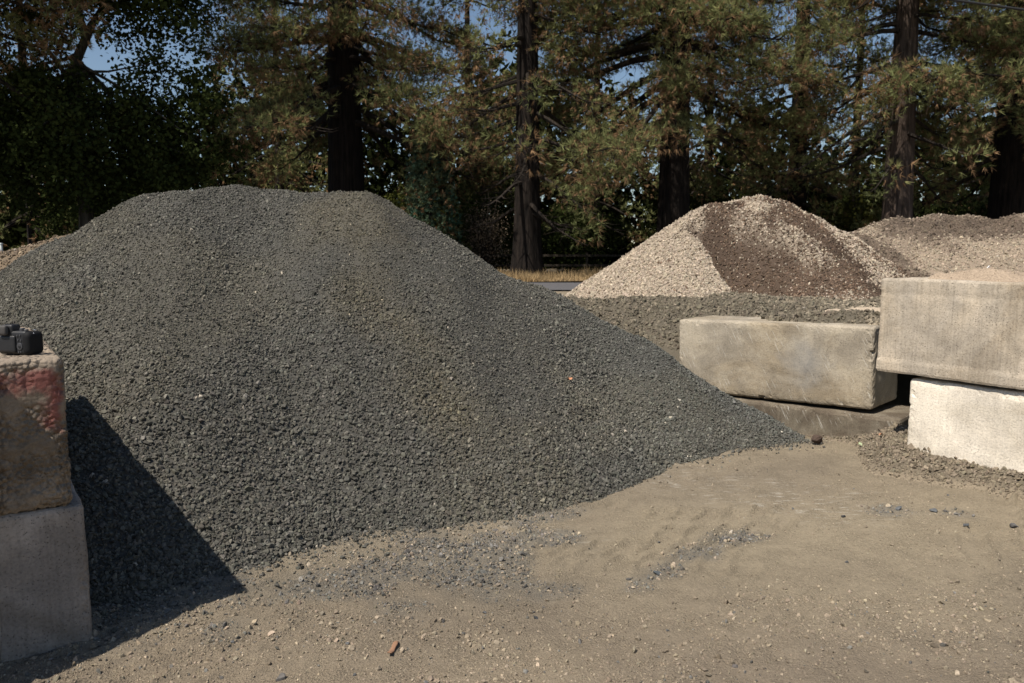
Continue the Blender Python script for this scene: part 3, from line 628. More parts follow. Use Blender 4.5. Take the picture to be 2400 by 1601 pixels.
# ---- brown gravel along the wall foot
WALL = [(1.7, 7.3, .05), (2.35, 6.70, .10), (2.62, 6.42, .13), (2.80, 6.15, .2), (2.98, 6.02, .30), (2.90, 5.75, .30), (2.80, 5.52, .27), (3.15, 4.98, .255), (3.5, 4.5, .22), (4.2, 3.5, .12), (5, 2.4, .05)]
wf = Field(1.3, 5.2, 2.2, 7.8, .035); X, Y = wf.X, wf.Y
wz = ridge_height(X, Y, WALL, .66, .05) + .025 * fbm(X * 3, Y * 3, 0, 131, 3); wg = gz(X, Y); wf.Z = smax(wz, wg - .03, .05); wh = wf.Z - wg
wmix = sstep(.0, .05, wh)[..., None]; strip_o = wf.mesh('gravel', M_SOIL, np.array([.215, .174, .122]) * (1 - wmix) + np.array([.13, .106, .075]) * wmix, keep=(wh > -.02)); tag(strip_o, 'band of dusty brown gravel along the foot of the block wall', kind='stuff')
x, y = pick_points(wf, 110000, 132, lambda x, y: (wf.at(x, y) - gz(x, y) > .004 - .02 * rng(135).random(len(x)) ** 3)); n = len(x); r = rng(133)
size = np.clip(np.exp(r.normal(math.log(.026), .36, n)), .010, .06) * (.55 + .45 * sstep(0, .06, wf.at(x, y) - gz(x, y)))
scatter('gravel_stones', np.stack([x, y, wf.at(x, y) + size * r.uniform(-.15, .3, n)], -1), size, grey_col(r, n, (.185, .151, .108), .2), 134, strip_o)
def top_z(x, y): return float(max(gz(x, y), wf.at(np.array([x]), np.array([y]))[0] if 1.3 < x < 5.2 and 2.2 < y < 7.8 else -9, pf.at(np.array([x]), np.array([y]))[0] if (h_pile_at(x, y) > .02) else -9))
def h_pile_at(x, y): return float(pf.at(np.array([x]), np.array([y]))[0] - g(y))

def gcol_at(x, y): return np.clip(.165 + .11 * np.clip(.5 + .6 * fbm(x * 1.1, y * 1.1, 0, 31, 4), 0, 1), .1, .3)
# ---- loose grit on the dirt floor
r = rng(140); M_ = 520000
x = r.uniform(-2.7, 4.5, M_); y = 1.9 + 5.4 * r.random(M_) ** 1.25
dens = np.clip(.34 + 1.1 * fbm(x * 1.2, y * 1.2, 0, 141, 4), .10, 1) * (.3 + .7 * sstep(4.8, 2.9, y)) * (1 - .75 * np.exp(-((x - 1.5) / 1.3) ** 2 - ((y - 4.5) / .8) ** 2)); dens = np.maximum(dens, 1.15 * grey_mask(x, y)); dens = dens * (.55 + .45 * noise3(x * 7, y * 7, 0, 143)); 
k = r.random(M_) < dens; k &= np.array(pf.at(x, y) - g(y)) < .03
x, y = x[k], y[k]; n = len(x); gmk = grey_mask(x, y)
size = np.clip(np.exp(r.normal(math.log(.0070), .6, n)) * (1 + .6 * gmk), .003, .036)
t = (r.random(n) < np.clip(gmk * .8 + .06, 0, 1))[:, None]; c = np.where(t, grey_col(r, n, (.125, .118, .105), .3), grey_col(r, n, (.255, .208, .15), .24))
tag(scatter('grit', np.stack([x, y, gz(x, y) + size * r.uniform(-.25, .2, n)], -1), size, c * (gcol_at(x, y) / .22)[:, None] ** .6, 142), 'fine loose grit and small gravel scattered over the dirt floor')

M_ = 150000; x = r.uniform(-2.0, 3.6, M_); y = 2.2 + 4.3 * r.random(M_) ** 1.15; k = (r.random(M_) < np.clip(.45 + 1.1 * fbm(x * 2.3, y * 2.3, 0, 144, 4), .04, 1)) & (np.abs(x) < .68 * y) & (pf.at(x, y) - g(y) < .0); x, y = x[k], y[k]; n = len(x)
size = np.clip(np.exp(r.normal(math.log(.0055), .4, n)), .003, .014)
tag(scatter('dirt_crumbs', np.stack([x, y, gz(x, y) + size * r.uniform(-.2, .1, n)], -1), size, grey_col(r, n, (.25, .205, .147), .16), 145), 'tiny crumbs of dry dirt over the packed floor')
LOOSE = [(-1.13, 3.342, .032, (.36, .29, .2), 'pale tan stone on the dirt nearest the block shadow'), (-.795, 3.342, .026, (.34, .28, .2), 'pale stone on the dirt between the bark strip and the dark pile'),
         (-.895, 2.912, .05, (.17, .155, .14), 'angular grey stone at the bottom edge, below the bark strip'), (.107, 3.469, .03, (.05, .052, .055), 'black wet-looking stone alone on the mid floor'),
         (2.002, 4.678, .035, (.035, .035, .036), 'small black stone alone below the pale scrape marks'), (2.356, 4.717, .045, (.11, .115, .12), 'blue-grey stone, left one of the cluster before the wall'),
         (2.532, 4.655, .055, (.10, .105, .11), 'blue-grey stone, biggest of the cluster before the wall'), (2.577, 4.386, .045, (.09, .095, .1), 'lone blue-grey stone just outside the cluster before the wall'),
         (2.839, 4.365, .06, (.11, .105, .1), 'grey stone on the dirt closest to the frame edge'), (.741, 3.923, .05, (.075, .085, .09), 'dark stone at the near end of the grey gravel streak'),
         (1.38, 2.95, .03, (.12, .1, .075), 'brown stone in the coarse grit at the bottom centre'), (-.45, 2.62, .036, (.27, .22, .16), 'tan stone nearest the camera, below the bark strip'), (.52, 5.92, .035, (.07, .072, .075), 'dark stone rolled just off the pile foot'),
         (1.75, 3.15, .045, (.16, .13, .095), 'brown angular stone in the coarse grit nearest the camera')]
for q, (x, y, s_, c, lab) in enumerate(LOOSE): tag(single_stone('loose_stone', (x, y, top_z(x, y) + s_ * .16), s_, c, 900 + q), lab, 'stone', 'single stones lying on the dirt floor')
r = rng(150); q = 0
while q < 60:
    x, y = r.uniform(-1.4, 3.2), 2.3 + 2.6 * r.random() ** 1.3
    if abs(x) > .62 * y or h_pile_at(x, y) > .0: continue
    s_ = float(np.clip(np.exp(r.normal(math.log(.020), .3)), .013, .036)); cc = (.10, .1, .1) if r.random() < .4 else (.24, .195, .14)
    tag(single_stone('loose_stone', (x, y, gz(x, y) + s_ * .14), s_, tuple(np.array(cc) * r.uniform(.7, 1.25)), 1000 + q), 'small pebble lying loose on the packed dirt floor', 'stone', 'loose pebbles on the dirt floor'); q += 1

# ---- fallen leaves, bark strip, clod
M_LEAF = stone_mat('dry_leaf', 'OBJECT')
def leaf(p, size, col, rot, seed, label, lobes=5):
    r = random.Random(seed); V = [(0, 0, 0)]; n = lobes * 6
    for ring in (.5, 1.):
        for i in range(n):
            a = 2 * math.pi * i / n; rad = ring * (.55 + .45 * abs(math.cos(a * lobes / 2)) ** .8) * (1 + .1 * r.uniform(-1, 1)) * (.75 + .25 * math.cos(a))
            V.append((rad * math.cos(a), rad * math.sin(a) * .72, ring * ring * (.16 + .22 * math.sin(a * 2 + seed)) + .05 * r.uniform(-1, 1)))
    F3 = [(0, 1 + i, 1 + (i + 1) % n) for i in range(n)]; F4 = [(1 + i, 1 + n + i, 1 + n + (i + 1) % n, 1 + (i + 1) % n) for i in range(n)]
    o = build('fallen_leaf', np.array(V) * size, [F3, F4], M_LEAF, smooth=True); o.location = p; o.rotation_euler = rot; o.color = (*col, 1)
    st = build('leaf_stalk', [(-.3 * size, 0, 0), (-.3 * size, .03 * size, .01), (-1.15 * size, .02 * size, .1 * size), (-1.15 * size, 0, .1 * size)], [[(0, 1, 2, 3)]], M_LEAF, o); st.color = (.2, .1, .05, 1)
    tag(o, label, 'leaf', 'dry fallen leaves')
for q, (x, y, s_, col, lab) in enumerate([(3.03, 5.44, .07, (.46, .23, .125), 'largest orange-brown oak leaf, flat at the gravel edge'), (2.80, 5.93, .032, (.38, .2, .12), 'little brown leaf on the wall gravel, nearest the dark pile'),
        (3.08, 5.70, .035, (.42, .2, .11), 'curled orange leaf among stones, between two other leaves'), (3.40, 5.28, .036, (.45, .2, .1), 'orange leaf at the gravel edge nearest the frame side'), (2.66, 5.98, .03, (.4, .46, .28), 'pale green leaf scrap on the wall gravel'), (3.02, 5.72, .024, (.38, .44, .26), 'tiny green leaf scrap beside the curled orange leaf')]):
    leaf((x, y, top_z(x, y) + .03), s_, col, (.25 * (-1) ** q, .2, q * 1.3), q, lab)
lx, ly = .46, 6.35; leaf((lx, ly, top_z(lx, ly) + .03), .035, (.5, .24, .13), (.6, .1, .8), 9, 'single orange leaf resting on the slope of the dark pile')
P, d, F, e, Q = rbox(.125, .02, .006, .0025, .004); P[:, 2] += .006 * np.sin(P[:, 0] * 60) - 9 * P[:, 1] ** 2; P[:, 1] *= 1 - .5 * sstep(.02, .06, P[:, 0]) + .12 * noise3(P[:, 0] * 90, 0, 0)
brk = build('bark_strip', P, F, plain('bark_chip', (.27, .15, .09), .95), smooth=True); brk.location = (-.489, 3.14, float(gz(-.489, 3.14)) + .012); brk.rotation_euler = (.1, .06, math.radians(82))
tag(brk, 'reddish strip of bark lying on the dirt floor', 'bark')
bm = bmesh.new(); bmesh.ops.create_icosphere(bm, subdivisions=4, radius=.038); V = np.array([v.co[:] for v in bm.verts]); V *= (1 + .22 * fbm(V[:, 0] * 40, V[:, 1] * 40, V[:, 2] * 40, 5, 3))[:, None]
for v, c in zip(bm.verts, V): v.co = c
me = bpy.data.meshes.new('dirt_clod'); bm.to_mesh(me); bm.free(); me.materials.append(plain('dark_soil', (.07, .047, .035), .95)); o = bpy.data.objects.new('dirt_clod', me); C.objects.link(o); o.location = (2.44, 6.25, top_z(2.44, 6.25) + .045); o.scale = (1.1, 1, .85)
tag(o, 'round dark brown clod where the dark pile meets the wall gravel', 'clod')

# ================================================================== CAMERA ON THE BLOCK
def cbox(name, L, Wd, Hh, r, loc, mat, parent, res=.006, rot=(0, 0, 0)):
    P, d, F, e, Q = rbox(L, Wd, Hh, r, res); o = build(name, P, F, mat, parent, smooth=True); o.location = loc; o.rotation_euler = rot; return o
def disc(name, rad, h, loc, mat, parent, axis='Y', n=28, inner=0.):
    A_ = np.linspace(0, 2 * np.pi, n, endpoint=False); V = []; 
    for rr, yy in ((rad * .86, -h / 2), (rad, -h / 2 + h * .25), (rad, h / 2)): V += [(rr * math.cos(a), yy, rr * math.sin(a)) for a in A_]
    F = [(k * n + i, k * n + (i + 1) % n, (k + 1) * n + (i + 1) % n, (k + 1) * n + i) for k in range(2) for i in range(n)]
    V.append((0, -h / 2, 0)); V.append((0, h / 2, 0)); T = [(3 * n, (i + 1) % n, i) for i in range(n)] + [(3 * n + 1, 2 * n + i, 2 * n + (i + 1) % n) for i in range(n)]
    o = build(name, V, [F, T], mat, parent, smooth=False); o.location = loc
    if axis == 'Z': o.rotation_euler = (-math.pi / 2, 0, 0)
    return o
M_BODY = plain('camera_black', (.018, .018, .02), .5, .4); M_RUB = plain('camera_rubber', (.010, .010, .011), .75, .2); M_SCR = plain('camera_screen', (.006, .007, .009), .08, .6)
M_KEY = plain('camera_button', (.05, .05, .055), .35, .6); M_MARK = plain('camera_steel', (.5, .5, .52), .3, .5, 1.)
cm = empty('camera_body', (-2.035, 3.25, 1.194), math.radians(-9)); cm.scale = (.95, .95, 1.12); tag(cm, 'black interchangeable-lens camera standing on the red-marked concrete block', 'camera')
cbox('body', .134, .044, .086, .010, (0, 0, .051), M_BODY, cm)
cbox('grip', .044, .090, .086, .020, (.068, .016, .049), M_RUB, cm)
cbox('prism_hump', .056, .052, .038, .009, (-.024, .004, .098), M_BODY, cm, rot=(0, 0, 0))
ec = cbox('eyecup', .042, .022, .036, .008, (-.032, -.032, .097), plain('eyecup_rubber', (.06, .055, .052), .7), cm); cbox('eyepiece_glass', .020, .003, .014, .001, (0, -.009, 0), M_SCR, ec, .003)
sc2 = cbox('screen_frame', .083, .006, .062, .004, (-.023, -.024, .046), M_BODY, cm); cbox('screen', .074, .002, .053, .0008, (0, -.0033, 0), M_SCR, sc2)
dl = disc('control_dial', .0135, .004, (.036, -.0235, .038), M_KEY, cm); disc('button', .0055, .003, (0, -.003, 0), M_BODY, dl)
for bx_, bz_ in ((.027, .078), (.040, .079), (.030, .062), (.043, .060), (.030, .017), (.040, .018)): disc('button', .0036, .004, (bx_, -.0232, bz_), M_KEY, cm, n=14)
disc('mode_dial', .011, .010, (.032, .002, .099), M_KEY, cm, 'Z'); disc('shutter_button', .006, .006, (.066, .034, .094), M_MARK, cm, 'Z', 16); disc('exposure_dial', .009, .007, (.056, -.004, .0965), M_KEY, cm, 'Z', 20)
disc('lens', .034, .060, (-.022, .052, .046), M_BODY, cm); disc('foot', .006, .010, (-.005, -.012, .004), M_RUB, cm, 'Z', 14)
cbox('strap_lug', .010, .008, .006, .002, (-.070, 0, .088), M_MARK, cm, .003); cbox('strap_lug', .010, .008, .006, .002, (.082, .004, .084), M_MARK, cm, .003)
# ================================================================== TREES
class Geo:
    def __init__(s): s.V, s.F4, s.F3, s.C, s.n = [], [], [], [], 0
    def add(s, V, F4=None, F3=None, col=None):
        V = np.asarray(V, float)
        if F4 is not None and len(F4): s.F4.append(np.asarray(F4) + s.n)
        if F3 is not None and len(F3): s.F3.append(np.asarray(F3) + s.n)
        s.V.append(V); s.C.append(np.broadcast_to(col if col is not None else (.1, .1, .1), (len(V), 3))); s.n += len(V)
    def tube(s, pts, rad, k=6):
        P = np.asarray(pts, float); R = np.asarray(rad, float); n = len(P)
        T = np.gradient(P, axis=0); T /= np.linalg.norm(T, axis=1, keepdims=True) + 1e-9
        ref = np.where(np.abs(T[:, 2:3]) < .9, np.array([[0, 0, 1.]]), np.array([[1., 0, 0]]))
        A = np.cross(T, ref); A /= np.linalg.norm(A, axis=1, keepdims=True) + 1e-9; B = np.cross(T, A)
        an = np.linspace(0, 2 * np.pi, k, endpoint=False)
        V = (P[:, None] + R[:, None, None] * (np.cos(an)[None, :, None] * A[:, None] + np.sin(an)[None, :, None] * B[:, None])).reshape(-1, 3)
        i = np.arange(n - 1)[:, None] * k; j = np.arange(k)[None]; j2 = (j + 1) % k
        s.add(V, np.stack([i + j, i + j2, i + k + j2, i + k + j], -1).reshape(-1, 4))
    def build(s, name, mat, parent, smooth=False, col=True):
        if not s.V: return None
        Fs = [np.concatenate(f) for f in (s.F4, s.F3) if f]
        return build(name, np.concatenate(s.V), Fs, mat, parent, col=np.concatenate(s.C) if col else None, smooth=smooth)

def unit(v): return v / (np.linalg.norm(v, axis=-1, keepdims=True) + 1e-9)

GREEN = np.array([.165, .185, .08]); YGREEN = np.array([.29, .265, .115]); BGREEN = np.array([.045, .075, .045]); RUST = np.array([.26, .165, .092]); DEAD = np.array([.10, .065, .04])

def tufts(geo, r, cen, rad, out, nb, green, rust, width, length=.165, droop=.3):
    """clumps of foliage: every centre carries small sprays over its upper and outer side, every spray a few thin pointed blades"""
    m = len(cen); ns = max(3, nb // 9); si = np.repeat(np.arange(m), ns); k = len(si)
    ds = unit(r.normal(0, 1, (k, 3)) + .5 * out[si] + np.array([0, 0, .3])); sp = cen[si] + ds * (rad[si] * r.uniform(.35, 1., k))[:, None] * np.array([1.15, 1.15, .75]); sp[:, 2] -= droop * rad[si] * r.random(k) * (1 - ds[:, 2])
    tone = r.beta(1.1, 1.1, m)[si]; srust = r.random(k) < np.clip(rust + 1.5 * (tone - .5) - .45 * ds[:, 2] - .05, .03, .9)
    gcol = green * (1 - .6 * tone[:, None]) + YGREEN * .6 * tone[:, None]
    scol = np.where(srust[:, None], RUST * (.45 + .8 * r.random((k, 1))), gcol * (.6 + .75 * r.random((k, 1))))
    ci = np.repeat(np.arange(k), 11); n = len(ci); hang = np.where(srust, -.6, .15)[ci]
    d = unit(r.normal(0, .5, (n, 3)) + .95 * ds[ci] + np.stack([0 * hang, 0 * hang, hang], -1)); L = length * rad[si][ci] / .45 * r.uniform(.6, 1.35, n)
    side = unit(np.cross(d, r.normal(0, 1, (n, 3)))) * (width * r.uniform(.6, 1.3, n))[:, None]; b = sp[ci]; tip = b + d * L[:, None]
    V = np.stack([b - side, b + side, tip], 1); c = scol[ci] * r.uniform(.75, 1.25, (n, 1)); C3 = np.repeat(c[:, None], 3, 1).copy(); C3[:, 2] *= 1.2
    geo.add(V.reshape(-1, 3), None, np.arange(n * 3).reshape(-1, 3), C3.reshape(-1, 3))

def limb_path(p0, az, L, rise, droop, up, r, n=9):
    t = np.linspace(0, 1, n); dxy = np.array([math.cos(az), math.sin(az)]); side = np.array([-dxy[1], dxy[0]]); w = r.normal(0, .05) * L
    P = np.empty((n, 3)); P[:, :2] = p0[:2] + (t * L)[:, None] * dxy + (np.sin(t * 3) * w)[:, None] * side
    P[:, 2] = p0[2] + L * (rise * t - droop * t ** 1.6 + up * t ** 3) + .03 * L * noise3(t * 4, az * 3, p0[2]); return P

def sequoia(name, x, y, H, r0, label, seed, zlow=3.5, blen=4.2, nl=34, nb=171, rust=.42, green=GREEN, dens=1., twig=1., zfol=None, top=None, width=.0125, sidef=None, zg=.74, lean=0., bare=0, bark=None):
    """giant-conifer shape: flared fluted trunk, drooping limbs, tufted sprays"""
    r = rng(seed); root = empty(name, (x, y, zg)); tag(root, label, 'tree', 'tall conifers beyond the road'); top = top or .335 * y + 1.6
    tr = Geo(); n = 30; t = np.linspace(0, 1, n) ** 1.3; z = t * H; k = 18
    R = r0 * ((1 - t) ** .75 * .82 + .02) + r0 * .45 * np.exp(-z / .9)
    an = np.linspace(0, 2 * np.pi, k, endpoint=False); fl = 1 + .07 * np.cos(an * 5 + seed) + .05 * np.cos(an * 9)
    off = lean * z; V = np.stack([(R[:, None] * fl * np.cos(an)) + off[:, None] + .0 * an, R[:, None] * fl * np.sin(an), np.broadcast_to(z[:, None] - .25, (n, k))], -1).reshape(-1, 3)
    i = np.arange(n - 1)[:, None] * k; j = np.arange(k)[None]; j2 = (j + 1) % k; tr.add(V, np.stack([i + j, i + j2, i + k + j2, i + k + j], -1).reshape(-1, 4))
    tr.build('trunk', bark or M_BARK, root, smooth=True, col=False)
    lb, fo = Geo(), Geo(); cen, rad, out = [], [], []; cen2, rad2, out2 = [], [], []
    zs = np.concatenate([np.sort(r.uniform(zlow, top, nl)), np.sort(r.uniform(top, H * .97, int(nl * .55)))])
    az = r.uniform(0, 6.28)
    for z0 in zs:
        az += 2.4 + r.normal(0, .5); f = z0 / H; L = blen * r.uniform(.65, 1.15) * (1 - .75 * max(0, f - .25))
        if sidef: L *= sidef(az)
        hi = z0 > top; P = limb_path(np.array([off_at(lean, z0), 0, z0]), az, L, .10 if not hi else .15, (.95 if z0 < 9 else .72) * r.uniform(.6, 1.2), .42, r)
        if L < .8: continue
        lb.tube(P, np.linspace(.03 + .02 * L, .01, len(P)), 5)
        isbare = (z0 < zlow + bare)
        nsub = int((5 if hi else 8) * L / 4 + 2)
        for q in range(nsub):
            s = r.uniform(.45, 1.) if not hi else r.uniform(.2, 1.); a = P[min(int(s * (len(P) - 1)), len(P) - 2)]; sl = (.45 + .35 * L * (1 - s * .75)) * r.uniform(.5, 1.); a2 = az + r.choice([-1, 1]) * r.uniform(.3, 1.15)
            Q = limb_path(a, a2, sl, .05, .5, .35, r, 5)
            if not hi: lb.tube(Q, np.linspace(.022, .007, 5), 3)
            if isbare and r.random() < .8: continue
            if zfol and z0 < zfol and r.random() < .5: continue
            for w in ((.6, 1.) if not hi else (1.,)):
                if r.random() > dens * (.5 if w < 1 else 1): continue
                c = Q[min(int(w * 4), 4)] + np.array([0, 0, r.normal(0, .25)]); o_ = unit(np.array([math.cos(a2), math.sin(a2), .5]))
                (cen2 if hi else cen).append(c); (rad2 if hi else rad).append(r.uniform(.4, .85) * (1.2 if hi else 1)); (out2 if hi else out).append(o_)
            if twig and not hi and r.random() < .5 * twig:      # dead hanging twiglets
                b = Q[r.integers(1, 5)]; ln = r.uniform(.4, 1.3); T = np.array([b, b + [r.normal(0, .15), r.normal(0, .15), -ln * .6], b + [r.normal(0, .25), r.normal(0, .25), -ln]]); lb.tube(T, [.012, .009, .004], 3)
    lb.build('limbs', M_TWIG, root, col=False)
    if cen: tufts(fo, r, np.array(cen), np.array(rad), np.array(out), nb, green, rust, width)
    if cen2: tufts(fo, r, np.array(cen2), np.array(rad2) * 1.6, np.array(out2), 54, green, rust * .6, width * 4.5, .32)
    fo.build('crown', M_FOL, root)
    return root
def off_at(lean, z): return lean * z

def leaves(geo, r, cen, rad, n_each, size, cols, flat=.6):
    m = len(cen); ci = np.repeat(np.arange(m), n_each); n = len(ci); p = cen[ci] + r.normal(0, .5, (n, 3)) * rad[ci][:, None]
    nrm = unit(r.normal(0, 1, (n, 3)) + np.array([0, 0, flat])); u = unit(np.cross(nrm, r.normal(0, 1, (n, 3)))); v = np.cross(nrm, u); s = (size * r.uniform(.6, 1.3, n))[:, None]
    V = np.stack([p - u * s * .5, p + v * s * .42 - u * s * .08, p + u * s * .6, p - v * s * .42 - u * s * .08], 1)
    tone = (r.random(m)[ci] * .6 + .4 * r.random(n))[:, None]; c = (cols[0] * (1 - tone) + cols[1] * tone) * r.uniform(.75, 1.2, (n, 1))
    geo.add(V.reshape(-1, 3), np.arange(n * 4).reshape(-1, 4), None, np.repeat(c, 4, 0))

def broadleaf(name, x, y, label, seed, trunk, nclust, spread, n_each, size, cols, cat='tree', group='broad-leaved trees and bushes beyond the road', zg=.74, limbs=None):
    """trunk: height to the fork and radius; limbs spread from the fork, leaf clusters fill ellipsoids given by spread [(centre, radii, share)]"""
    r = rng(seed); root = empty(name, (x, y, zg)); tag(root, label, cat, group); tr, fo = Geo(), Geo()
    h, rad = trunk; P = np.array([[0, 0, -.2], [.05, 0, h * .3], [-.05, 0, h * .7], [0, 0, h]]); tr.tube(P, [rad * 1.3, rad, rad * .8, rad * .62], 9)
    cen = []
    for c, rd, share in spread:
        m = int(nclust * share); d = unit(r.normal(0, 1, (m, 3))) * (r.random(m) ** .4)[:, None]; cc = np.array(c) + d * np.array(rd); cen.append(cc)
        for q in (cc[:: max(1, m // 9)] if c[2] < 9 else []):
            b = np.array([0, 0, h * r.uniform(.55, 1.)]); mid = b * .5 + q * .5 + r.normal(0, .25, 3); tr.tube([b, mid, q], [rad * .3, rad * .16, .015], 5)
    for pts, r1, r2 in (limbs or []):
        pts = np.array(pts, float); tr.tube(pts, np.linspace(r1, r2, len(pts)), 6)
    cen = np.concatenate(cen); tr.build('trunk', M_BARK_GREY, root, smooth=True, col=False)
    leaves(fo, r, cen, np.full(len(cen), .55 if size > .1 else .3), n_each, size, cols); fo.build('crown', M_FOL, root); return root

DARKG = np.array([.028, .037, .013]); MIDG = np.array([.05, .064, .02]); LEAFY = np.array([.13, .125, .03])
# row of tall conifers just beyond the road
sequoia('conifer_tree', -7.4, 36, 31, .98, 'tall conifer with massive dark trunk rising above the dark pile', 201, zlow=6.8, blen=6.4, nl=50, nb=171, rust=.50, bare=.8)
sequoia('conifer_tree', .60, 32.2, 27, .62, 'sparse conifer with slim bare trunk above the dip between the piles', 202, zlow=2.6, blen=3.6, nl=44, nb=126, rust=.55, dens=.42, twig=1.6, bare=3.)
sequoia('conifer_tree', 6.8, 34, 29, .85, 'bushy conifer with dense olive tufts, between the slim trunk and tan pile', 203, zlow=6.4, blen=6.2, nl=54, nb=198, rust=.36, sidef=lambda a: 1.15 if math.cos(a) < -.2 else .95)
sequoia('conifer_tree', 14.8, 42, 27, .62, 'thin dark conifer directly behind the tan pile crest', 204, zlow=3., blen=4.2, nl=40, nb=126, rust=.4, dens=.7, twig=1.3)
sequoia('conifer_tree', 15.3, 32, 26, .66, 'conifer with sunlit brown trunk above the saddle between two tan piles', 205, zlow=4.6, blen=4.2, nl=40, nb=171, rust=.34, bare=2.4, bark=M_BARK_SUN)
sequoia('conifer_tree', 21.6, 35, 29, .95, 'broad green conifer at the frame edge beyond the brushed block', 206, zlow=4.4, blen=6.0, nl=54, nb=180, rust=.34)
sequoia('conifer_tree', -20.3, 26, 30, .85, 'shaded conifer whose branches hang into the upper corner over the maple', 207, zlow=8.6, blen=6.4, nl=44, nb=171, rust=.6, top=14.)
sequoia('conifer_tree', -29.5, 27, 30, .85, 'tall conifer standing outside the frame, beside the shaded maple', 208, zlow=8, blen=6.0, nl=26, nb=60, rust=.5)
# maple
broadleaf('maple_tree', -15.9, 30, 'dark leafy maple with forked trunk behind the brown gravel pile', 211, (8.2, .26), 700,
          [((-.5, 0, 5.0), (4.6, 2.6, 2.6), .52), ((-3.2, .5, 6.5), (2.6, 2., 2.2), .12), ((3.4, 0, 5.5), (2.4, 2., 2.6), .18), ((2.6, -.3, 11.0), (2.6, 1.8, 1.6), .10), ((-.8, .3, 10.2), (4.2, 2., 1.9), .12), ((3.6, 0, 9.8), (1.6, 1.2, 1.7), .05), ((-1.5, .5, 15.5), (4.8, 3.2, 3.6), .26), ((3., .5, 15.5), (3.8, 3.2, 3.4), .22), ((1.8, .6, 20.), (5.2, 3.6, 3.2), .3)], 75, .15, (DARKG, MIDG * 1.1),
          limbs=[([(0, 0, 8), (.35, 0, 8.8), (.2, 0, 9.9), (.9, 0, 10.9), (.95, 0, 12.5)], .13, .06), ([(0, 0, 8), (.6, 0, 9.2), (1.3, 0, 10.4), (1.8, 0, 12.6)], .17, .07), ([(.0, 0, 6.2), (-.5, 0, 7.6), (-1.4, 0, 8.9), (-2.2, 0, 9.6)], .11, .04), ([(1.0, 0, 9.6), (2.0, 0, 10.2), (3.2, 0, 10.1)], .07, .02)])
# second row, and the young trees that show between the trunks
for k, (x, y, H, lab) in enumerate([(-13.5, 47, 24, 'dim conifer in the second row, between maple and massive trunk'), (-2.6, 48, 24, 'dim conifer in the second row, just beside the slim trunk'), (5.2, 50, 26, 'dim conifer in the second row behind the bushy olive conifer'), (11.4, 47, 25, 'dim conifer in the second row, above the tan pile flank'), (19.5, 46, 25, 'dim conifer in the second row behind the sunlit trunk'), (27.5, 45, 25, 'dim conifer in the second row, partly cut by the frame edge'), (-25, 42, 25, 'dim conifer in the second row behind the maple')]):
    sequoia('conifer_tree', x, y, H, .34, lab, 221 + k, zlow=2.2, blen=3.8, nl=34, nb=54, rust=.30, dens=.75, twig=.8, width=.034)
def cone_tree(name, x, y, H, W_, label, seed, col1, col2, n=520, zg=.74):
    r = rng(seed); root = empty(name, (x, y, zg)); tag(root, label, 'tree', 'young conifers between the tall trunks'); tr, fo = Geo(), Geo()
    tr.tube([(0, 0, -.2), (0, 0, H * .5), (0, 0, H * .97)], [.13, .09, .02], 7); tr.build('trunk', M_BARK, root, col=False)
    z = H * (.06 + .92 * r.random(n) ** .9); rr = W_ * (1 - z / H) ** .75 * r.uniform(.55, 1.05, n); a = r.uniform(0, 6.28, n); cen = np.stack([rr * np.cos(a), rr * np.sin(a), z], -1)
    out = unit(np.stack([np.cos(a), np.sin(a), np.full(n, .6)], -1)); tufts(fo, r, cen, np.full(n, .42), out, 63, col1, .05, .03); fo.build('crown', M_FOL, root)
cone_tree('young_conifer', -3.5, 34.5, 7.0, 1.35, 'blue-green young conifer, dense and pointed, beside the massive trunk', 241, np.array([.055, .115, .085]), BGREEN)
cone_tree('young_conifer', -1.6, 44, 7.6, 2.2, 'dark young conifer between the blue-green one and the slim trunk', 242, np.array([.05, .07, .03]), BGREEN)
cone_tree('young_conifer', -15.0, 54, 8.5, 2.4, 'sunlit green young conifer seen low between maple and massive trunk', 243, np.array([.075, .11, .04]), BGREEN)
for k, (x, y, h, w, lab, cols) in enumerate([(-10.6, 50, 5.5, 2.6, 'yellow-green bush low beside the massive trunk, over the pile crest', (MIDG, LEAFY * .8)), (-5.9, 48, 5., 2.2, 'mid-green bush right of the massive trunk', (MIDG, LEAFY * .7)), (-1.4, 40, 4.0, 1.6, 'green bush under the slim trunk branches', (DARKG, MIDG * 1.2)),
        (3.4, 40, 3.6, 2.2, 'dark green bush behind the dry grass, right of slim trunk', (DARKG, MIDG)), (9.6, 41, 4.2, 2.6, 'dark bush behind the flank of the tan pile', (DARKG, MIDG)), (14.2, 46, 4.6, 2.4, 'yellow-green bush low behind the tan pile crest', (MIDG, LEAFY)), (18.0, 41, 4.0, 2.4, 'green bush right of the sunlit trunk foot', (DARKG, LEAFY * .7)), (25, 43, 4.5, 3., 'dark bush beyond the mixed pile near the frame edge', (DARKG, MIDG)), (-20.5, 40, 4.5, 3.2, 'dark bush below the maple at the frame edge', (DARKG, MIDG))]):
    broadleaf('bush', x, y, lab, 251 + k, (h * .35, .08), 130, [((0, 0, h * .5), (w, w * .7, h * .5), 1.)], 60, .16, cols, cat='bush')
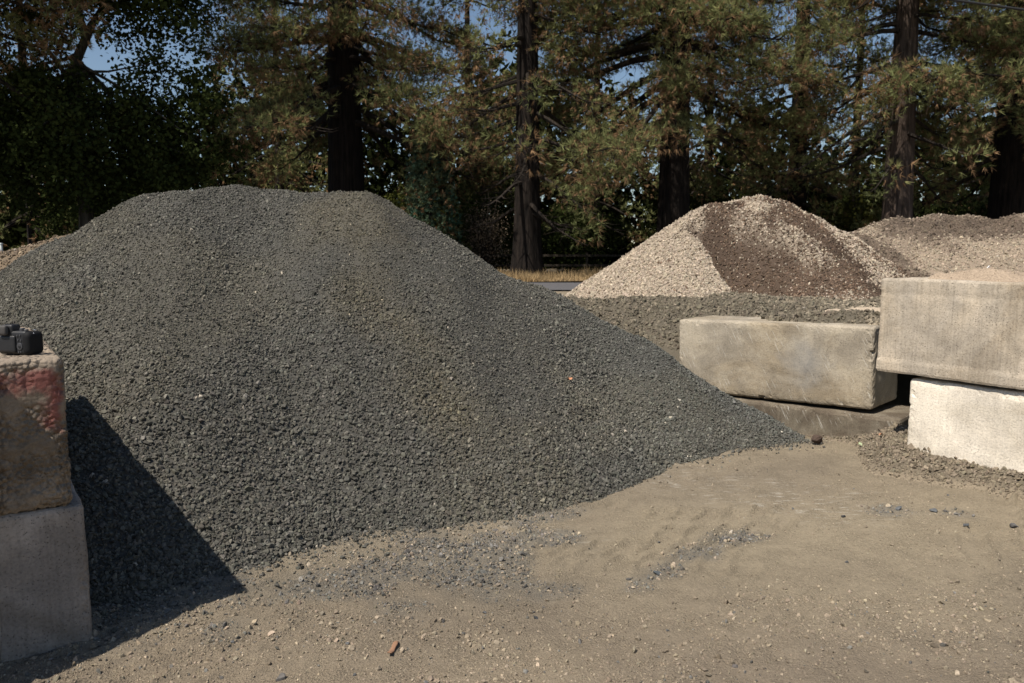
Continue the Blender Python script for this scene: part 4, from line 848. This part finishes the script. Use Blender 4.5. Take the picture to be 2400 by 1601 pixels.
# dry shrub beside the slim trunk
r = rng(270); root = empty('dry_shrub', (-1.15, 35.5, .74)); tag(root, 'bare grey-brown dry shrub left of the slim trunk foot', 'shrub'); sg = Geo(); fo = Geo(); cen = []
for q in range(60):
    a = r.uniform(0, 6.28); e = np.array([math.cos(a) * r.uniform(.2, .9), math.sin(a) * r.uniform(.2, .9), r.uniform(1.2, 2.9)]); m = e * [.35, .35, .6]; P = np.array([[0, 0, 0], m, e, e + [r.normal(0, .3), r.normal(0, .3), -r.uniform(.2, .9)]]); sg.tube(P, [.03, .018, .01, .005], 4); cen.append(e); cen.append(P[3])
sg.build('stems', M_TWIG, root, col=False); leaves(fo, r, np.array(cen), np.full(len(cen), .4), 22, .07, (np.array([.14, .11, .08]), np.array([.22, .17, .12])), .1); fo.build('dead_leaves', M_FOL, root)
# far wood: one mass behind everything, leaf colours cut down to stand in for deep shade
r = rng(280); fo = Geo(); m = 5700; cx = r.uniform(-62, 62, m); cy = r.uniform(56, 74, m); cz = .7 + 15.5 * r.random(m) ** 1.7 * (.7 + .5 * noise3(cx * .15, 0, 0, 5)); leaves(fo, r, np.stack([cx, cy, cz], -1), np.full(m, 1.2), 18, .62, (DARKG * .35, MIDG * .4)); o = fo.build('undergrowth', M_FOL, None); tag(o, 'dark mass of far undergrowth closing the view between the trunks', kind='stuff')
# dry grass on the verge
r = rng(290); n = 26000; x = r.uniform(-12, 16, n); y = 26.7 + 7.5 * r.random(n) ** 1.6; h = r.uniform(.16, .5, n) * (.7 + .5 * noise3(x * .6, y * .6, 0, 7)); z = np.full(n, .76)
a = r.uniform(0, 6.28, n); w = np.stack([np.cos(a), np.sin(a), 0 * a], -1) * .014; b = np.stack([x, y, z], -1); tip = b + np.stack([r.normal(0, .1, n), r.normal(0, .1, n), h], -1)
V = np.stack([b - w, b + w, tip], 1).reshape(-1, 3); c = np.array([.42, .30, .16]) * r.uniform(.6, 1.25, (n, 1)); o = build('dry_grass', V, np.arange(3 * n).reshape(-1, 3), M_DRY, col=np.repeat(c, 3, 0)); tag(o, 'band of dry straw-coloured grass along the far road edge', kind='stuff')
# overhead cable, rail fence and marker post
cb = Geo(); t = np.linspace(0, 1, 40); x = -30 + 70 * t; cb.tube(np.stack([x, 22 + 0 * x, 8.40 - .135 * (x - 11.6) + .0015 * (x - 11.6) ** 2], -1), np.full(40, .034), 6); o = cb.build('overhead_cable', plain('cable_black', (.02, .02, .02), .6), None, smooth=True, col=False); tag(o, 'black overhead utility cable crossing the upper corner', 'cable')
M_RAIL = bark_mat('old_timber', (.02, .016, .012), (.08, .065, .05))
fe = empty('rail_fence', (0, 38.5, .74)); tag(fe, 'low dark timber rail fence in shade behind the dry grass', 'fence')
for x in np.arange(-6, 14, 2.4): o = build('post', *(lambda P, d, F, e, Q: (P, F))(*rbox(.11, .11, 1.15, .01, .2)), mat=M_RAIL, parent=fe); o.location = (x, 0, .5)
for z in (.45, .92):
    for x in np.arange(-6, 11.7, 2.4): o = build('rail', *(lambda P, d, F, e, Q: (P, F))(*rbox(2.36, .05, .11, .01, .3)), mat=M_RAIL, parent=fe); o.location = (x + 1.2, -.085, z)
mp_ = empty('marker_post', (-15.3, 24.0, .74)); tag(mp_, 'thin white marker post at the frame edge behind the brown pile', 'post'); M_WP = plain('white_paint', (.75, .75, .72), .6)
o = build('post', *(lambda P, d, F, e, Q: (P, F))(*rbox(.08, .08, 1.25, .01, .1)), mat=M_WP, parent=mp_); o.location = (0, 0, .6); o = build('cap', *(lambda P, d, F, e, Q: (P, F))(*rbox(.10, .10, .05, .01, .05)), mat=M_WP, parent=mp_); o.location = (0, 0, 1.25)
